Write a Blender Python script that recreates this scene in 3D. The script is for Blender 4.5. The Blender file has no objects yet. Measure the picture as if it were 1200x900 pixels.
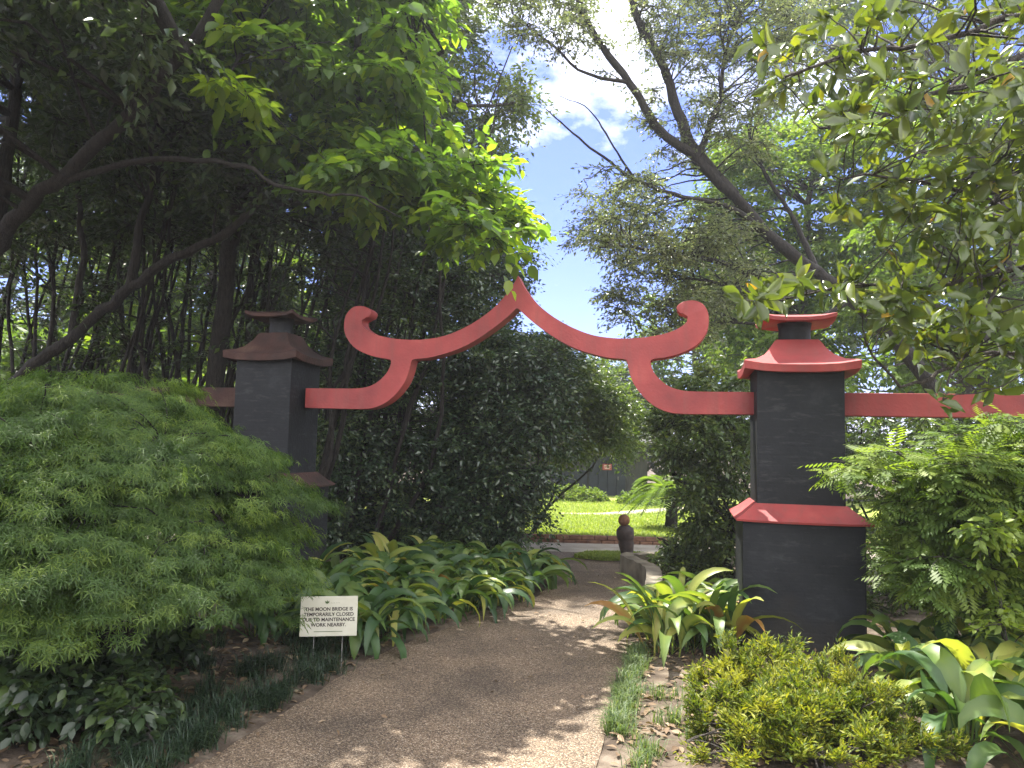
import bpy, bmesh, math
import numpy as np
from mathutils import Vector, Matrix
R = math.radians
scene = bpy.context.scene
COL = scene.collection

# ------------------------------------------------------------------ camera, sky, sun, exposure
CAM_Z, PITCH, ROLL, FPX = 1.6, .08, .025, 900.0
cam_data = bpy.data.cameras.new('camera')
cam_data.sensor_width = 36.0
cam_data.lens = FPX / 1200 * 36.0
cam_data.clip_end = 2000
cam = bpy.data.objects.new('camera', cam_data)
COL.objects.link(cam)
scene.camera = cam
c_f = Vector((0, math.cos(PITCH), math.sin(PITCH)))
c_u0 = Vector((0, -math.sin(PITCH), math.cos(PITCH)))
c_r0 = Vector((1, 0, 0))
c_r = math.cos(ROLL) * c_r0 + math.sin(ROLL) * c_u0
c_u = -math.sin(ROLL) * c_r0 + math.cos(ROLL) * c_u0
m = Matrix((c_r, c_u, -c_f)).transposed().to_4x4()
m.translation = (0, 0, CAM_Z)
cam.matrix_world = m

SUN_EL, SUN_AZ = R(67), R(-26)          # azimuth measured from straight ahead (+y) towards +x
sun_dir = Vector((math.sin(SUN_AZ) * math.cos(SUN_EL), math.cos(SUN_AZ) * math.cos(SUN_EL), math.sin(SUN_EL)))
sd = bpy.data.lights.new('sun', 'SUN')
sd.energy, sd.angle, sd.color = 5.0, R(.55), (1.0, .95, .85)
so = bpy.data.objects.new('sun', sd)
COL.objects.link(so)
so.rotation_euler = (-sun_dir).to_track_quat('-Z', 'Y').to_euler()
so.location = (-8, 16, 30)

world = bpy.data.worlds.new('World')
scene.world = world
world.use_nodes = True
wn, wl = world.node_tree.nodes, world.node_tree.links
wn.clear()
w_out = wn.new('ShaderNodeOutputWorld')
w_bg = wn.new('ShaderNodeBackground')
w_sky = wn.new('ShaderNodeTexSky')
w_sky.sky_type = 'NISHITA'
w_sky.sun_disc = False
w_sky.sun_elevation = SUN_EL
w_sky.sun_rotation = SUN_AZ
w_sky.air_density, w_sky.dust_density, w_sky.ozone_density = 1.0, .1, 6.0
w_bg.inputs['Strength'].default_value = .125
w_co = wn.new('ShaderNodeTexCoord')
w_map = wn.new('ShaderNodeMapping')
w_map.inputs['Scale'].default_value = (1.0, 1.0, 1.7)
w_map.inputs['Location'].default_value = (.35, .12, .4)
w_no = wn.new('ShaderNodeTexNoise')
w_no.inputs['Scale'].default_value = 3.1
w_no.inputs['Detail'].default_value = 9
w_no.inputs['Roughness'].default_value = .58
w_ra = wn.new('ShaderNodeValToRGB')
w_ra.color_ramp.elements[0].position = .36
w_ra.color_ramp.elements[1].position = .54
w_mix = wn.new('ShaderNodeMixRGB')
w_mix.inputs['Color2'].default_value = (9.2, 9.1, 9.2, 1)
wl.new(w_co.outputs['Generated'], w_map.inputs['Vector'])
wl.new(w_map.outputs['Vector'], w_no.inputs['Vector'])
w_sep = wn.new('ShaderNodeSeparateXYZ')
w_b = wn.new('ShaderNodeMath'); w_b.operation = 'MULTIPLY_ADD'; w_b.inputs[1].default_value = -.24  # cloud cover thickens behind the camera, added as fill light
wl.new(w_co.outputs['Generated'], w_sep.inputs[0])
wl.new(w_sep.outputs['Y'], w_b.inputs[0])
w_dot = wn.new('ShaderNodeVectorMath'); w_dot.operation = 'DOT_PRODUCT'
w_dot.inputs[1].default_value = ((40 / FPX) * c_r + (400 / FPX) * c_u + c_f).normalized()
w_mr = wn.new('ShaderNodeMapRange'); w_mr.inputs[1].default_value = .978; w_mr.inputs[2].default_value = 1.0; w_mr.inputs[3].default_value = 0; w_mr.inputs[4].default_value = .17
w_ad = wn.new('ShaderNodeMath'); w_ad.operation = 'ADD'
wl.new(w_co.outputs['Generated'], w_dot.inputs[0]); wl.new(w_dot.outputs['Value'], w_mr.inputs[0])
wl.new(w_mr.outputs[0], w_ad.inputs[0]); wl.new(w_no.outputs['Fac'], w_ad.inputs[1])
wl.new(w_ad.outputs[0], w_b.inputs[2])
wl.new(w_b.outputs[0], w_ra.inputs['Fac'])
wl.new(w_ra.outputs['Color'], w_mix.inputs['Fac'])
w_tint = wn.new('ShaderNodeMixRGB'); w_tint.blend_type = 'MULTIPLY'; w_tint.inputs['Fac'].default_value = 1
w_tint.inputs['Color2'].default_value = (.5, .45, .69, 1)
wl.new(w_sky.outputs['Color'], w_tint.inputs['Color1'])
wl.new(w_tint.outputs['Color'], w_mix.inputs['Color1'])
wl.new(w_mix.outputs['Color'], w_bg.inputs['Color'])
wl.new(w_bg.outputs['Background'], w_out.inputs['Surface'])

scene.view_settings.view_transform = 'Standard'
scene.view_settings.look = 'None'
scene.view_settings.exposure = 1.75
scene.view_settings.gamma = 1
scene.view_settings.use_curve_mapping = False
scene.render.engine = 'CYCLES'
cy = scene.cycles
cy.max_bounces, cy.diffuse_bounces, cy.glossy_bounces, cy.transmission_bounces = 8, 4, 2, 4
cy.caustics_reflective = cy.caustics_refractive = False
cy.sample_clamp_indirect = 6
try:
    cy.use_denoising = True
    cy.denoiser = 'OPENIMAGEDENOISE'
except Exception:
    pass

# ------------------------------------------------------------------ small helpers
def rng_(seed):
    return np.random.default_rng(seed)

def P3(px, py, Y):
    """point seen at photo pixel (px,py), Y metres ahead"""
    px, py, Y = float(px), float(py), float(Y)
    d = (px - 600) / FPX * c_r - (py - 450) / FPX * c_u + c_f
    t = Y / d.y
    return np.array([d.x * t, Y, CAM_Z + d.z * t])

def unit(v):
    return v / np.maximum(np.linalg.norm(v, axis=-1, keepdims=True), 1e-9)

def tag(o, label=None, cat=None, group=None, kind=None):
    if label: o['label'] = label
    if cat: o['category'] = cat
    if group: o['group'] = group
    if kind: o['kind'] = kind
    return o

def empty(name, loc, rz=0.0):
    o = bpy.data.objects.new(name, None)
    o.empty_display_size = .2
    o.location = loc
    o.rotation_euler = (0, 0, rz)
    COL.objects.link(o)
    return o

def copy_tree(o, parent=None):
    c = o.copy()
    COL.objects.link(c)
    c.parent = parent
    for ch in list(o.children):
        copy_tree(ch, c)
    return c

class Geo:
    """collects triangles with one float 'tint' per vertex, builds ONE mesh object"""
    def __init__(s):
        s.v, s.f, s.t, s.n = [], [], [], 0
    def add(s, v, f, t=0.0):
        v = np.asarray(v, dtype=np.float32).reshape(-1, 3)
        f = np.asarray(f, dtype=np.int64).reshape(-1, 3)
        s.v.append(v)
        s.f.append(f + s.n)
        s.t.append(np.broadcast_to(np.asarray(t, dtype=np.float32), (len(v),)))
        s.n += len(v)
        return s
    def mesh(s, name, mat, smooth=False):
        v = np.concatenate(s.v)
        f = np.concatenate(s.f).astype(np.int32)
        me = bpy.data.meshes.new(name)
        me.vertices.add(len(v))
        me.vertices.foreach_set('co', v.ravel())
        me.loops.add(f.size)
        me.loops.foreach_set('vertex_index', f.ravel())
        me.polygons.add(len(f))
        me.polygons.foreach_set('loop_start', np.arange(0, f.size, 3, dtype=np.int32))
        if smooth:
            me.polygons.foreach_set('use_smooth', np.ones(len(f), dtype=bool))
        a = me.attributes.new('tint', 'FLOAT', 'POINT')
        a.data.foreach_set('value', np.concatenate(s.t).astype(np.float32))
        me.update(calc_edges=True)
        me.materials.append(mat)
        return me
    def build(s, name, mat, parent=None, smooth=False):
        o = bpy.data.objects.new(name, s.mesh(name, mat, smooth))
        COL.objects.link(o)
        if parent is not None:
            o.parent = parent
            o.matrix_parent_inverse = Matrix.Translation(-Vector(parent.location)) if parent.rotation_euler.z == 0 else parent.matrix_basis.inverted()
        return o

def bm_obj(name, bm, mat, parent=None, smooth=False):
    me = bpy.data.meshes.new(name)
    bmesh.ops.recalc_face_normals(bm, faces=bm.faces)
    bm.to_mesh(me)
    bm.free()
    if smooth:
        for p in me.polygons: p.use_smooth = True
    me.materials.append(mat)
    o = bpy.data.objects.new(name, me)
    COL.objects.link(o)
    if parent is not None: o.parent = parent
    return o

def bevel_all(bm, w, seg=2):
    bmesh.ops.bevel(bm, geom=[e for e in bm.edges if len(e.link_faces) == 2 and e.calc_face_angle(0) > .5], offset=w, segments=seg, profile=.6, affect='EDGES')

# ------------------------------------------------------------------ materials
def mat_base(name):
    mt = bpy.data.materials.new(name)
    mt.use_nodes = True
    nt = mt.node_tree
    return mt, nt.nodes, nt.links, nt.nodes['Principled BSDF'], nt.nodes['Material Output']

def ramp(nodes, stops):
    r = nodes.new('ShaderNodeValToRGB')
    el = r.color_ramp.elements
    while len(el) > 1: el.remove(el[-1])
    el[0].position, el[0].color = stops[0][0], (*stops[0][1], 1)
    for p, c in stops[1:]:
        e = el.new(p)
        e.color = (*c, 1)
    return r

def leaf_mat(name, stops, trans=.4, tcol=(1.5, 1.55, .45), rough=.45, spec=.4):
    mt, n, l, pb, out = mat_base(name)
    at = n.new('ShaderNodeAttribute'); at.attribute_name = 'tint'
    rp = ramp(n, stops)
    l.new(at.outputs['Fac'], rp.inputs['Fac'])
    l.new(rp.outputs['Color'], pb.inputs['Base Color'])
    pb.inputs['Roughness'].default_value = rough
    pb.inputs['Specular IOR Level'].default_value = spec
    tr = n.new('ShaderNodeBsdfTranslucent')
    mu = n.new('ShaderNodeMixRGB'); mu.blend_type = 'MULTIPLY'; mu.inputs['Fac'].default_value = 1
    mu.inputs['Color2'].default_value = (*tcol, 1)
    l.new(rp.outputs['Color'], mu.inputs['Color1'])
    l.new(mu.outputs['Color'], tr.inputs['Color'])
    mx = n.new('ShaderNodeMixShader'); mx.inputs['Fac'].default_value = trans
    l.new(pb.outputs[0], mx.inputs[1]); l.new(tr.outputs[0], mx.inputs[2])
    l.new(mx.outputs[0], out.inputs['Surface'])
    return mt

def noise_mat(name, stops, scale=6, detail=8, rough=.85, bump=.3, bscale=None, spec=.3, dist=.02, stretch=(1, 1, 1), coord='Object'):
    mt, n, l, pb, out = mat_base(name)
    co = n.new('ShaderNodeTexCoord')
    mp = n.new('ShaderNodeMapping'); mp.inputs['Scale'].default_value = stretch
    l.new(co.outputs[coord], mp.inputs['Vector'])
    no = n.new('ShaderNodeTexNoise'); no.inputs['Scale'].default_value = scale; no.inputs['Detail'].default_value = detail
    l.new(mp.outputs[0], no.inputs['Vector'])
    rp = ramp(n, stops)
    l.new(no.outputs['Fac'], rp.inputs['Fac'])
    l.new(rp.outputs[0], pb.inputs['Base Color'])
    n2 = n.new('ShaderNodeTexNoise'); n2.inputs['Scale'].default_value = bscale or scale * 6; n2.inputs['Detail'].default_value = 6
    l.new(mp.outputs[0], n2.inputs['Vector'])
    bp = n.new('ShaderNodeBump'); bp.inputs['Strength'].default_value = bump; bp.inputs['Distance'].default_value = dist
    l.new(n2.outputs['Fac'], bp.inputs['Height'])
    l.new(bp.outputs[0], pb.inputs['Normal'])
    pb.inputs['Roughness'].default_value = rough
    pb.inputs['Specular IOR Level'].default_value = spec
    return mt

M = {}
M['camellia'] = leaf_mat('camellia_leaf', [(0, (.035, .062, .04)), (.6, (.065, .105, .055)), (1, (.11, .15, .065))], .3, rough=.24, spec=.9)
M['thicket'] = leaf_mat('thicket_leaf', [(0, (.022, .038, .024)), (.7, (.045, .075, .03)), (1, (.085, .13, .035))], .38, rough=.35, spec=.6)
M['hickory'] = leaf_mat('broad_bright_leaf', [(0, (.05, .1, .028)), (.7, (.09, .155, .035)), (1, (.18, .25, .03))], .58, tcol=(2.3, 2.3, .65), rough=.4, spec=.6)
M['fine'] = leaf_mat('fine_grey_green_leaf', [(0, (.055, .09, .04)), (.7, (.1, .135, .055)), (1, (.15, .17, .06))], .42, rough=.4)
M['oak'] = leaf_mat('small_oak_leaf', [(0, (.085, .11, .065)), (.7, (.14, .165, .09)), (1, (.2, .21, .1))], .5, tcol=(1.5, 1.55, .8), rough=.3, spec=.8)
M['magnolia'] = leaf_mat('magnolia_leaf', [(0, (.04, .07, .02)), (.55, (.09, .13, .028)), (.85, (.16, .19, .03)), (.93, (.36, .26, .03)), (1, (.28, .12, .04))], .38, tcol=(1.8, 1.7, .4), rough=.24, spec=.7)
M['bright'] = leaf_mat('sunny_green_leaf', [(0, (.055, .1, .025)), (.7, (.105, .165, .036)), (1, (.18, .24, .045))], .48, tcol=(1.6, 1.65, .5), rough=.5, spec=.35)
M['mid'] = leaf_mat('mid_green_leaf', [(0, (.05, .085, .032)), (.7, (.085, .13, .045)), (1, (.14, .18, .05))], .42, rough=.32, spec=.6)
M['maple'] = leaf_mat('cutleaf_maple_leaf', [(0, (.03, .06, .02)), (.6, (.07, .13, .03)), (1, (.16, .23, .04))], .45, rough=.5)
M['strap'] = leaf_mat('strap_leaf', [(0, (.022, .055, .024)), (.45, (.06, .12, .036)), (.7, (.14, .2, .05)), (.86, (.32, .34, .08)), (.96, (.36, .32, .1)), (1, (.3, .16, .05))], .38, rough=.42, spec=.45)
M['yew'] = leaf_mat('yew_leaf', [(0, (.05, .085, .014)), (.6, (.12, .16, .02)), (1, (.25, .26, .035))], .4, tcol=(1.5, 1.45, .35), rough=.5, spec=.25)
M['grass'] = leaf_mat('lawn_blade', [(0, (.14, .2, .035)), (.7, (.22, .28, .05)), (1, (.36, .36, .1))], .4, rough=.6)
M['mondo'] = leaf_mat('mondo_blade', [(0, (.014, .03, .018)), (.7, (.034, .06, .034)), (1, (.08, .12, .06))], .3, rough=.4)
M['tuft'] = leaf_mat('tuft_blade', [(0, (.04, .07, .03)), (.7, (.08, .13, .05)), (1, (.16, .2, .08))], .35, rough=.5)
M['litter'] = leaf_mat('dry_leaf', [(0, (.09, .06, .04)), (.6, (.2, .14, .09)), (1, (.36, .28, .19))], .1, rough=.8, spec=.2)
M['bark_dark'] = noise_mat('dark_bark', [(.3, (.009, .008, .007)), (.7, (.036, .031, .027))], 14, bump=1.0, dist=.03, bscale=40, stretch=(3, 3, .6))
M['bark_mid'] = noise_mat('grey_bark', [(.3, (.022, .019, .016)), (.7, (.085, .073, .062))], 14, bump=1.0, dist=.03, bscale=40, stretch=(3, 3, .6))
M['soil'] = noise_mat('soil', [(.3, (.035, .025, .018)), (.5, (.09, .068, .05)), (.7, (.19, .155, .12))], 5, 12, .95, .8, 40)
M['lawn'] = noise_mat('lawn_turf', [(.35, (.18, .25, .04)), (.6, (.27, .32, .06)), (.75, (.36, .34, .1))], 1.3, 10, .9, .5, 60)
M['brick'] = noise_mat('weathered_brick', [(.3, (.1, .05, .035)), (.7, (.25, .14, .09))], 8, 10, .9, .5, 40)
M['concrete'] = noise_mat('aged_concrete', [(.3, (.1, .085, .065)), (.7, (.26, .23, .18))], 5, 12, .9, .4, 60)
M['pale_concrete'] = noise_mat('pale_concrete', [(.3, (.24, .21, .17)), (.7, (.4, .36, .3))], 3, 12, .9, .3, 60)
M['shed_dark'] = noise_mat('dark_blue_paint', [(.3, (.014, .018, .028)), (.7, (.03, .036, .05))], 4, 8, .7, .2)
M['shed_wall'] = noise_mat('grey_boards', [(.3, (.025, .025, .027)), (.7, (.06, .06, .06))], 6, 8, .85, .3, stretch=(6, 6, .6))
M['shed_roof'] = noise_mat('grey_roof', [(.3, (.07, .07, .07)), (.7, (.14, .14, .14))], 6, 8, .85, .3)
M['metal'] = noise_mat('dull_wire', [(.3, (.12, .12, .12)), (.7, (.22, .22, .21))], 20, 4, .5, .1)
M['ink'] = noise_mat('printed_ink', [(.3, (.025, .02, .018)), (.7, (.04, .03, .028))], 20, 2, .6, 0)
M['ink_green'] = noise_mat('printed_green_ink', [(.3, (.05, .09, .03)), (.7, (.07, .11, .04))], 20, 2, .6, 0)
M['board'] = noise_mat('sign_board_face', [(.3, (.44, .43, .34)), (.7, (.54, .53, .45))], 7, 5, .45, .03)
M['red_sign'] = noise_mat('red_notice', [(.3, (.26, .06, .06)), (.7, (.34, .09, .085))], 7, 5, .5, .03)
M['white_paint'] = noise_mat('white_paint', [(.3, (.7, .68, .66)), (.7, (.8, .8, .78))], 7, 5, .5, .03)

def red_paint():
    mt, n, l, pb, out = mat_base('weathered_red_paint')
    co = n.new('ShaderNodeTexCoord')
    n1 = n.new('ShaderNodeTexNoise'); n1.inputs['Scale'].default_value = 3.2; n1.inputs['Detail'].default_value = 10
    l.new(co.outputs['Object'], n1.inputs['Vector'])
    r1 = ramp(n, [(.3, (.2, .028, .03)), (.55, (.31, .044, .043)), (.75, (.39, .075, .065))])
    l.new(n1.outputs['Fac'], r1.inputs['Fac'])
    mp = n.new('ShaderNodeMapping'); mp.inputs['Scale'].default_value = (14, 14, 1.2)
    l.new(co.outputs['Object'], mp.inputs['Vector'])
    n2 = n.new('ShaderNodeTexNoise'); n2.inputs['Scale'].default_value = 1.2; n2.inputs['Detail'].default_value = 8
    l.new(mp.outputs[0], n2.inputs['Vector'])
    r2 = ramp(n, [(.48, (0, 0, 0)), (.75, (.75, .75, .75))])
    l.new(n2.outputs['Fac'], r2.inputs['Fac'])
    mx = n.new('ShaderNodeMixRGB'); mx.inputs['Color2'].default_value = (.22, .05, .045, 1)
    l.new(r2.outputs[0], mx.inputs['Fac']); l.new(r1.outputs[0], mx.inputs['Color1'])
    l.new(mx.outputs[0], pb.inputs['Base Color'])
    n3 = n.new('ShaderNodeTexNoise'); n3.inputs['Scale'].default_value = 45; n3.inputs['Detail'].default_value = 6
    l.new(co.outputs['Object'], n3.inputs['Vector'])
    bp = n.new('ShaderNodeBump'); bp.inputs['Strength'].default_value = .25; bp.inputs['Distance'].default_value = .01
    l.new(n3.outputs['Fac'], bp.inputs['Height']); l.new(bp.outputs[0], pb.inputs['Normal'])
    pb.inputs['Roughness'].default_value = .62
    return mt
M['red'] = red_paint()

def black_stucco():
    mt, n, l, pb, out = mat_base('painted_black_masonry')
    co = n.new('ShaderNodeTexCoord')
    n1 = n.new('ShaderNodeTexNoise'); n1.inputs['Scale'].default_value = 2.4; n1.inputs['Detail'].default_value = 12; n1.inputs['Roughness'].default_value = .65
    l.new(co.outputs['Object'], n1.inputs['Vector'])
    r1 = ramp(n, [(.35, (.008, .009, .012)), (.6, (.015, .017, .021)), (.8, (.042, .046, .053))])
    l.new(n1.outputs['Fac'], r1.inputs['Fac'])
    # pale scuffs, mostly flat streaks
    mp = n.new('ShaderNodeMapping'); mp.inputs['Scale'].default_value = (2, 2, 9)
    l.new(co.outputs['Object'], mp.inputs['Vector'])
    n2 = n.new('ShaderNodeTexNoise'); n2.inputs['Scale'].default_value = 2.2; n2.inputs['Detail'].default_value = 10; n2.inputs['Roughness'].default_value = .72
    l.new(mp.outputs[0], n2.inputs['Vector'])
    r2 = ramp(n, [(.55, (0, 0, 0)), (.8, (.32, .32, .32))])
    l.new(n2.outputs['Fac'], r2.inputs['Fac'])
    mx = n.new('ShaderNodeMixRGB'); mx.inputs['Color2'].default_value = (.13, .135, .14, 1)
    l.new(r2.outputs[0], mx.inputs['Fac']); l.new(r1.outputs[0], mx.inputs['Color1'])
    # dusty splash-back near the foot
    sp = n.new('ShaderNodeSeparateXYZ'); l.new(co.outputs['Object'], sp.inputs[0])
    ad = n.new('ShaderNodeMath'); ad.operation = 'ADD'
    l.new(sp.outputs['Z'], ad.inputs[0]); l.new(n1.outputs['Fac'], ad.inputs[1])
    r3 = ramp(n, [(.5, (.45, .45, .45)), (.95, (0, 0, 0))])
    l.new(ad.outputs[0], r3.inputs['Fac'])
    m2 = n.new('ShaderNodeMixRGB'); m2.inputs['Color2'].default_value = (.075, .066, .055, 1)
    l.new(r3.outputs[0], m2.inputs['Fac']); l.new(mx.outputs[0], m2.inputs['Color1'])
    l.new(m2.outputs[0], pb.inputs['Base Color'])
    br = n.new('ShaderNodeTexBrick'); br.inputs['Scale'].default_value = 1
    br.inputs['Brick Width'].default_value = .22; br.inputs['Row Height'].default_value = .075; br.inputs['Mortar Size'].default_value = .008
    mb = n.new('ShaderNodeMapping'); mb.inputs['Rotation'].default_value = (R(90), 0, 0)
    l.new(co.outputs['Object'], mb.inputs['Vector']); l.new(mb.outputs[0], br.inputs['Vector'])
    n4 = n.new('ShaderNodeTexNoise'); n4.inputs['Scale'].default_value = 30; n4.inputs['Detail'].default_value = 8
    l.new(co.outputs['Object'], n4.inputs['Vector'])
    b1 = n.new('ShaderNodeBump'); b1.inputs['Strength'].default_value = .3; b1.inputs['Distance'].default_value = -.006
    l.new(br.outputs['Fac'], b1.inputs['Height'])
    b2 = n.new('ShaderNodeBump'); b2.inputs['Strength'].default_value = .3; b2.inputs['Distance'].default_value = .012
    l.new(n4.outputs['Fac'], b2.inputs['Height']); l.new(b1.outputs[0], b2.inputs['Normal'])
    l.new(b2.outputs[0], pb.inputs['Normal'])
    pb.inputs['Specular IOR Level'].default_value = .22
    pb.inputs['Roughness'].default_value = .6
    return mt
M['black'] = black_stucco()

def gravel():
    mt, n, l, pb, out = mat_base('exposed_aggregate')
    co = n.new('ShaderNodeTexCoord')
    vo = n.new('ShaderNodeTexVoronoi'); vo.inputs['Scale'].default_value = 150
    l.new(co.outputs['Object'], vo.inputs['Vector'])
    sep = n.new('ShaderNodeSeparateColor'); l.new(vo.outputs['Color'], sep.inputs[0])
    r1 = ramp(n, [(0, (.045, .031, .022)), (.3, (.125, .09, .06)), (.6, (.2, .15, .105)), (.85, (.31, .245, .175)), (1, (.5, .44, .36))])
    l.new(sep.outputs[0], r1.inputs['Fac'])
    n1 = n.new('ShaderNodeTexNoise'); n1.inputs['Scale'].default_value = 1.6; n1.inputs['Detail'].default_value = 9
    l.new(co.outputs['Object'], n1.inputs['Vector'])
    r2 = ramp(n, [(.33, (.46, .43, .4)), (.66, (.95, .88, .8))])
    l.new(n1.outputs['Fac'], r2.inputs['Fac'])
    mu = n.new('ShaderNodeMixRGB'); mu.blend_type = 'MULTIPLY'; mu.inputs['Fac'].default_value = 1
    l.new(r1.outputs[0], mu.inputs['Color1']); l.new(r2.outputs[0], mu.inputs['Color2'])
    l.new(mu.outputs[0], pb.inputs['Base Color'])
    bp = n.new('ShaderNodeBump'); bp.inputs['Strength'].default_value = .7; bp.inputs['Distance'].default_value = -.008
    l.new(vo.outputs['Distance'], bp.inputs['Height']); l.new(bp.outputs[0], pb.inputs['Normal'])
    pb.inputs['Roughness'].default_value = .75
    return mt
M['gravel'] = gravel()

# ------------------------------------------------------------------ ground, path, lawn
PATH_L = [(-2.3, .8), (-2.05, 2.0), (-1.75, 3.2), (-1.49, 3.87), (-1.25, 4.8), (-1.05, 5.65), (-.7, 6.5), (-.2, 7.4), (.28, 8.3), (.52, 9.1), (.58, 10.0), (.4, 10.9), (-.4, 11.6), (-2.5, 12.0), (-7, 12.1)]
PATH_R = [(.4, .8), (.43, 2.0), (.46, 3.0), (.5, 4.0), (.69, 5.0), (.9, 5.83), (1.15, 7.2), (1.36, 8.3), (1.5, 9.2), (1.46, 10.1), (1.75, 10.9), (2.6, 11.6), (4.5, 12.0), (7.2, 12.1)]
def catmull(pts, n=8):
    p = np.asarray(pts, float)
    q = np.vstack([2 * p[0] - p[1], p, 2 * p[-1] - p[-2]])
    out = []
    for i in range(1, len(q) - 2):
        for t in np.linspace(0, 1, n, endpoint=False):
            out.append(.5 * ((2 * q[i]) + (-q[i - 1] + q[i + 1]) * t + (2 * q[i - 1] - 5 * q[i] + 4 * q[i + 1] - q[i + 2]) * t * t + (-q[i - 1] + 3 * q[i] - 3 * q[i + 1] + q[i + 2]) * t ** 3))
    out.append(p[-1])
    return np.array(out)
pl, pr = catmull(PATH_L, 5), catmull(PATH_R, 5)
rp_ = rng_(5)
pl[:, 0] += rp_.normal(0, .02, len(pl)); pr[:, 0] += rp_.normal(0, .025, len(pr))
path_poly = np.vstack([pl, pr[::-1]])
def in_poly(x, y, poly):
    x, y = np.asarray(x), np.asarray(y)
    res = np.zeros(x.shape, bool)
    n = len(poly); j = n - 1
    for i in range(n):
        xi, yi = poly[i]; xj, yj = poly[j]
        c = ((yi > y) != (yj > y)) & (x < (xj - xi) * (y - yi) / ((yj - yi) if yj != yi else 1e-9) + xi)
        res ^= c
        j = i
    return res
def path_x(y):
    return np.interp(y, pl[:, 1], pl[:, 0]), np.interp(y, pr[:, 1], pr[:, 0])
def ground_z(x, y):
    x, y = np.asarray(x, float), np.asarray(y, float)
    a, b = path_x(np.clip(y, .8, 10.4))
    d = np.maximum(np.maximum(a - x, x - b), 0)
    z = -.014 + np.clip(d / .05, 0, 1) * .022 + .07 * np.clip((d - .1) / 1.2, 0, 1)
    z = np.where((y > 10.6), np.minimum(z, -.03), z)
    z = z + np.where(d > .05, .018 * np.sin(x * 5.1 + 1.3 * np.sin(y * 3.7)) * np.cos(y * 4.3 + x * 1.7), 0) * (y < 10.6)
    return z

def sheet(name, poly, z, mat, thick=.0):
    bm = bmesh.new()
    vs = [bm.verts.new((x, y, z)) for x, y in poly]
    f = bm.faces.new(vs)
    if f.normal.z < 0: f.normal_flip()
    bmesh.ops.triangulate(bm, faces=bm.faces[:])
    o = bm_obj(name, bm, mat)
    return tag(o, kind='structure')

xs = np.concatenate([[-400, -120, -50, -25, -15], np.arange(-9, 9.01, .09), [15, 25, 50, 120, 400]])
ys = np.concatenate([[-300, -60, -15, -3], np.arange(0, 14.01, .09), [18, 24, 32, 45, 70, 130, 500]])
gx, gy = np.meshgrid(xs, ys)
gz = ground_z(gx, gy)
gv = np.stack([gx, gy, gz], -1).reshape(-1, 3)
nx, ny = len(xs), len(ys)
ii, jj = np.meshgrid(np.arange(nx - 1), np.arange(ny - 1))
a = (jj * nx + ii).ravel()
gf = np.concatenate([np.stack([a, a + 1, a + nx + 1], -1), np.stack([a, a + nx + 1, a + nx], -1)])
g = Geo(); g.add(gv, gf)
tag(g.build('ground', M['soil'], smooth=True), kind='structure')
sheet('path', path_poly, .0, M['gravel'])
sheet('cross_path', [(-9, 11.9), (9, 11.9), (9, 13.0), (-9, 13.0)], .004, M['pale_concrete'])
grass_poly = [(.95, 11.25), (1.35, 11.02), (2.0, 11.1), (2.25, 11.5), (1.9, 11.78), (1.2, 11.72)]
sheet('grass_patch', grass_poly, .012, M['lawn'])
lawn_poly = [(-14, 13.3), (14, 13.3), (14, 25.5), (-14, 25.5)]
sheet('lawn', lawn_poly, .05, M['lawn'])
sheet('sand_track', [tuple(p) for p in np.vstack([catmull([(1.2, 18.2), (2.2, 18.5), (3.2, 19.6), (4.6, 21.0)], 5), catmull([(4.9, 20.4), (3.6, 19.0), (2.4, 18.05), (1.2, 17.9)], 5)])], .056, M['pale_concrete'])

# brick edging in front of the lawn
def box(bm, c, s, rz=0.0):
    r = bmesh.ops.create_cube(bm, size=1)
    bmesh.ops.scale(bm, vec=s, verts=r['verts'])
    if rz: bmesh.ops.rotate(bm, cent=(0, 0, 0), matrix=Matrix.Rotation(rz, 3, 'Z'), verts=r['verts'])
    bmesh.ops.translate(bm, vec=c, verts=r['verts'])
    return r['verts']
bm = bmesh.new()
re_ = rng_(9)
for row, (h0, y0) in enumerate([(.0, 13.14), (.075, 13.17)]):
    for k in range(78):
        x = -8 + k * .215 + row * .1
        box(bm, (x, y0 + re_.normal(0, .008), h0 + .037 - .03), (.207, .11, .07), re_.normal(0, .03))
bevel_all(bm, .008, 1)
tag(bm_obj('brick_edging', bm, M['brick']), 'low rusty brown brick edging running along the front of the sunny lawn', 'edging')

# low concrete kerb wall along the right side of the path
def wall_ribbon(center, w, z0, z1, nm, mat):
    c = catmull(center, 6)
    t = unit(np.gradient(c, axis=0))
    nrm = np.stack([-t[:, 1], t[:, 0]], -1)
    A, B = c + nrm * w / 2, c - nrm * w / 2
    bm = bmesh.new()
    rows = []
    for i in range(len(c)):
        dz = .008 * math.sin(i * 1.9)
        rows.append([bm.verts.new((*A[i], z0)), bm.verts.new((*A[i], z1 + dz)), bm.verts.new((*B[i], z1 + dz)), bm.verts.new((*B[i], z0))])
    for i in range(len(rows) - 1):
        for k in range(4):
            bm.faces.new((rows[i][k], rows[i][(k + 1) % 4], rows[i + 1][(k + 1) % 4], rows[i + 1][k]))
    bm.faces.new(rows[0]); bm.faces.new(rows[-1])
    bevel_all(bm, .012, 2)
    return bm_obj(nm, bm, mat)
tag(wall_ribbon([(4.2, 10.45), (3.0, 10.35), (2.1, 10.27), (1.56, 10.12), (1.62, 9.55), (1.68, 9.1), (1.6, 8.5), (1.48, 7.9)], .17, -.05, .235, 'kerb_wall', M['concrete']),
    'low mossy concrete kerb wall curving along the right edge of the path', 'kerb wall')

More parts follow.
